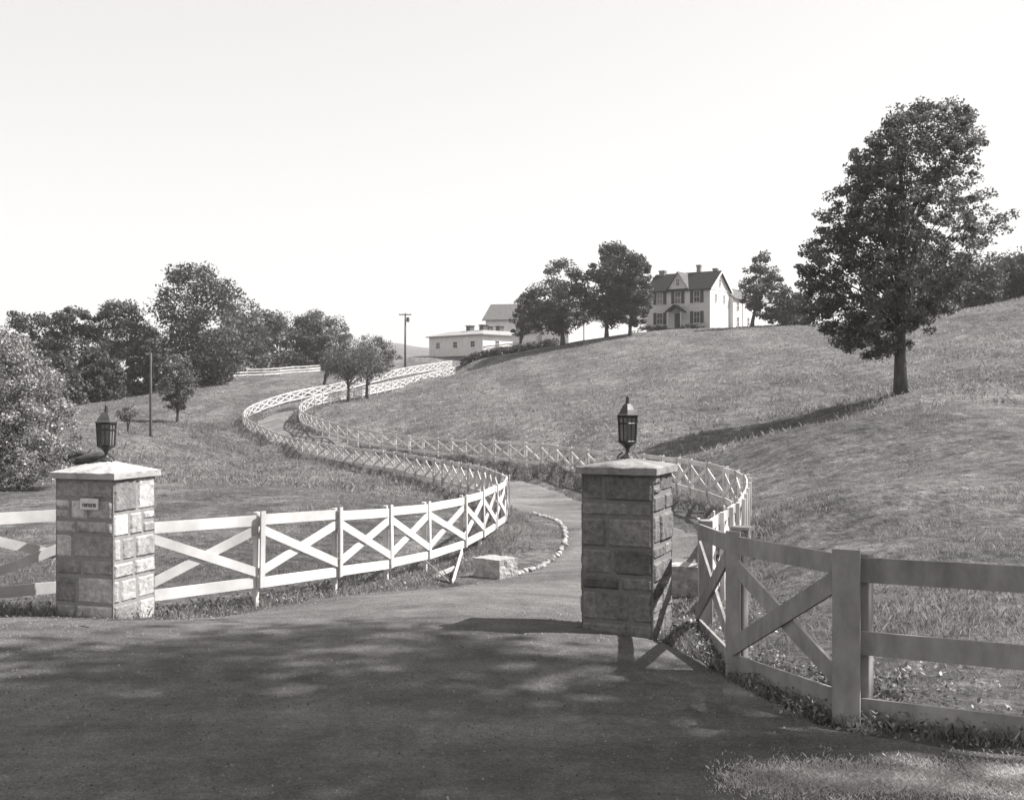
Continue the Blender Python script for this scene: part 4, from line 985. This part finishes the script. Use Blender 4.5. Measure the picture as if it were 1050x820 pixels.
tag(mesh_np('loose_gravel', V.reshape(-1, 3), Ft, M['pebble'], col=np.repeat(r_.random(n), 4)), 'loose gravel and small stones scattered over the road and drive', 'gravel', kind='stuff')

# thin summer haze
hz = bpy.data.materials.new('haze_air'); hz.use_nodes = True; nt = hz.node_tree; nt.nodes.remove(nt.nodes['Principled BSDF'])
pv = nt.nodes.new('ShaderNodeVolumePrincipled'); pv.inputs['Color'].default_value = (.95, .94, .93, 1); pv.inputs['Density'].default_value = .0003; pv.inputs['Anisotropy'].default_value = .3
nt.links.new(pv.outputs[0], nt.nodes['Material Output'].inputs['Volume'])
tag(MB().box(-3200, 3200, -500, 4100, -12, 60).build('haze', hz), kind='stuff')
# ------------------------------------------------------------------ light, sky, camera
AZ, EL = R(84), R(49.5)      # sun to the right, azimuth from +Y towards +X
w = bpy.data.worlds.new('World'); scene.world = w; w.use_nodes = True; nt = w.node_tree; N = nt.nodes; L = nt.links
bg = N['Background']; sky = N.new('ShaderNodeTexSky'); sky.sky_type = 'NISHITA'; sky.sun_disc = False
sky.sun_elevation = EL; sky.sun_rotation = AZ; sky.air_density = 1.0; sky.dust_density = 1.5; sky.ozone_density = 1.0
# orthochromatic plate: the film records the blue light of the sky as a neutral tone
sp = N.new('ShaderNodeSeparateColor'); L.new(sky.outputs[0], sp.inputs[0])
m1_ = N.new('ShaderNodeMath'); m1_.operation = 'ADD'; L.new(sp.outputs['Red'], m1_.inputs[0]); L.new(sp.outputs['Green'], m1_.inputs[1])
m2_ = N.new('ShaderNodeMath'); m2_.operation = 'ADD'; L.new(m1_.outputs[0], m2_.inputs[0]); L.new(sp.outputs['Blue'], m2_.inputs[1])
m3_ = N.new('ShaderNodeMath'); m3_.operation = 'MULTIPLY'; m3_.inputs[1].default_value = 1/3/5.5; L.new(m2_.outputs[0], m3_.inputs[0])
m4_ = N.new('ShaderNodeMath'); m4_.operation = 'POWER'; m4_.inputs[1].default_value = .45; L.new(m3_.outputs[0], m4_.inputs[0])
m5_ = N.new('ShaderNodeMath'); m5_.operation = 'MULTIPLY'; m5_.inputs[1].default_value = 5.5; L.new(m4_.outputs[0], m5_.inputs[0]); tone_ = m5_.outputs[0]
cb = N.new('ShaderNodeCombineColor')
for i, ch in enumerate(('Red', 'Green', 'Blue')):
    k = N.new('ShaderNodeMath'); k.operation = 'MULTIPLY'; k.inputs[1].default_value = (1.0, .985, .97)[i]; L.new(tone_, k.inputs[0]); L.new(k.outputs[0], cb.inputs[ch])
L.new(cb.outputs[0], bg.inputs['Color']); bg.inputs['Strength'].default_value = 0.105
sl = bpy.data.lights.new('sun', 'SUN'); sl.energy = 5.0; sl.angle = R(.53); sl.color = (1, .985, .965)
so = bpy.data.objects.new('sun', sl); COL.objects.link(so)
dv = Vector((math.sin(AZ)*math.cos(EL), math.cos(AZ)*math.cos(EL), math.sin(EL))); so.rotation_euler = dv.to_track_quat('Z', 'Y').to_euler(); so.location = dv*60
cam = bpy.data.cameras.new('camera'); co = bpy.data.objects.new('camera', cam); COL.objects.link(co)
co.location = (0, 0, EYE); co.rotation_euler = (R(90), 0, 0); cam.sensor_width = 36; cam.sensor_fit = 'HORIZONTAL'; cam.lens = 36*F/1050; cam.clip_end = 6000; cam.clip_start = .05
scene.camera = co
vs_ = scene.view_settings; vs_.view_transform = 'Standard'; vs_.look = 'None'; vs_.gamma = 1; vs_.exposure = 1.03
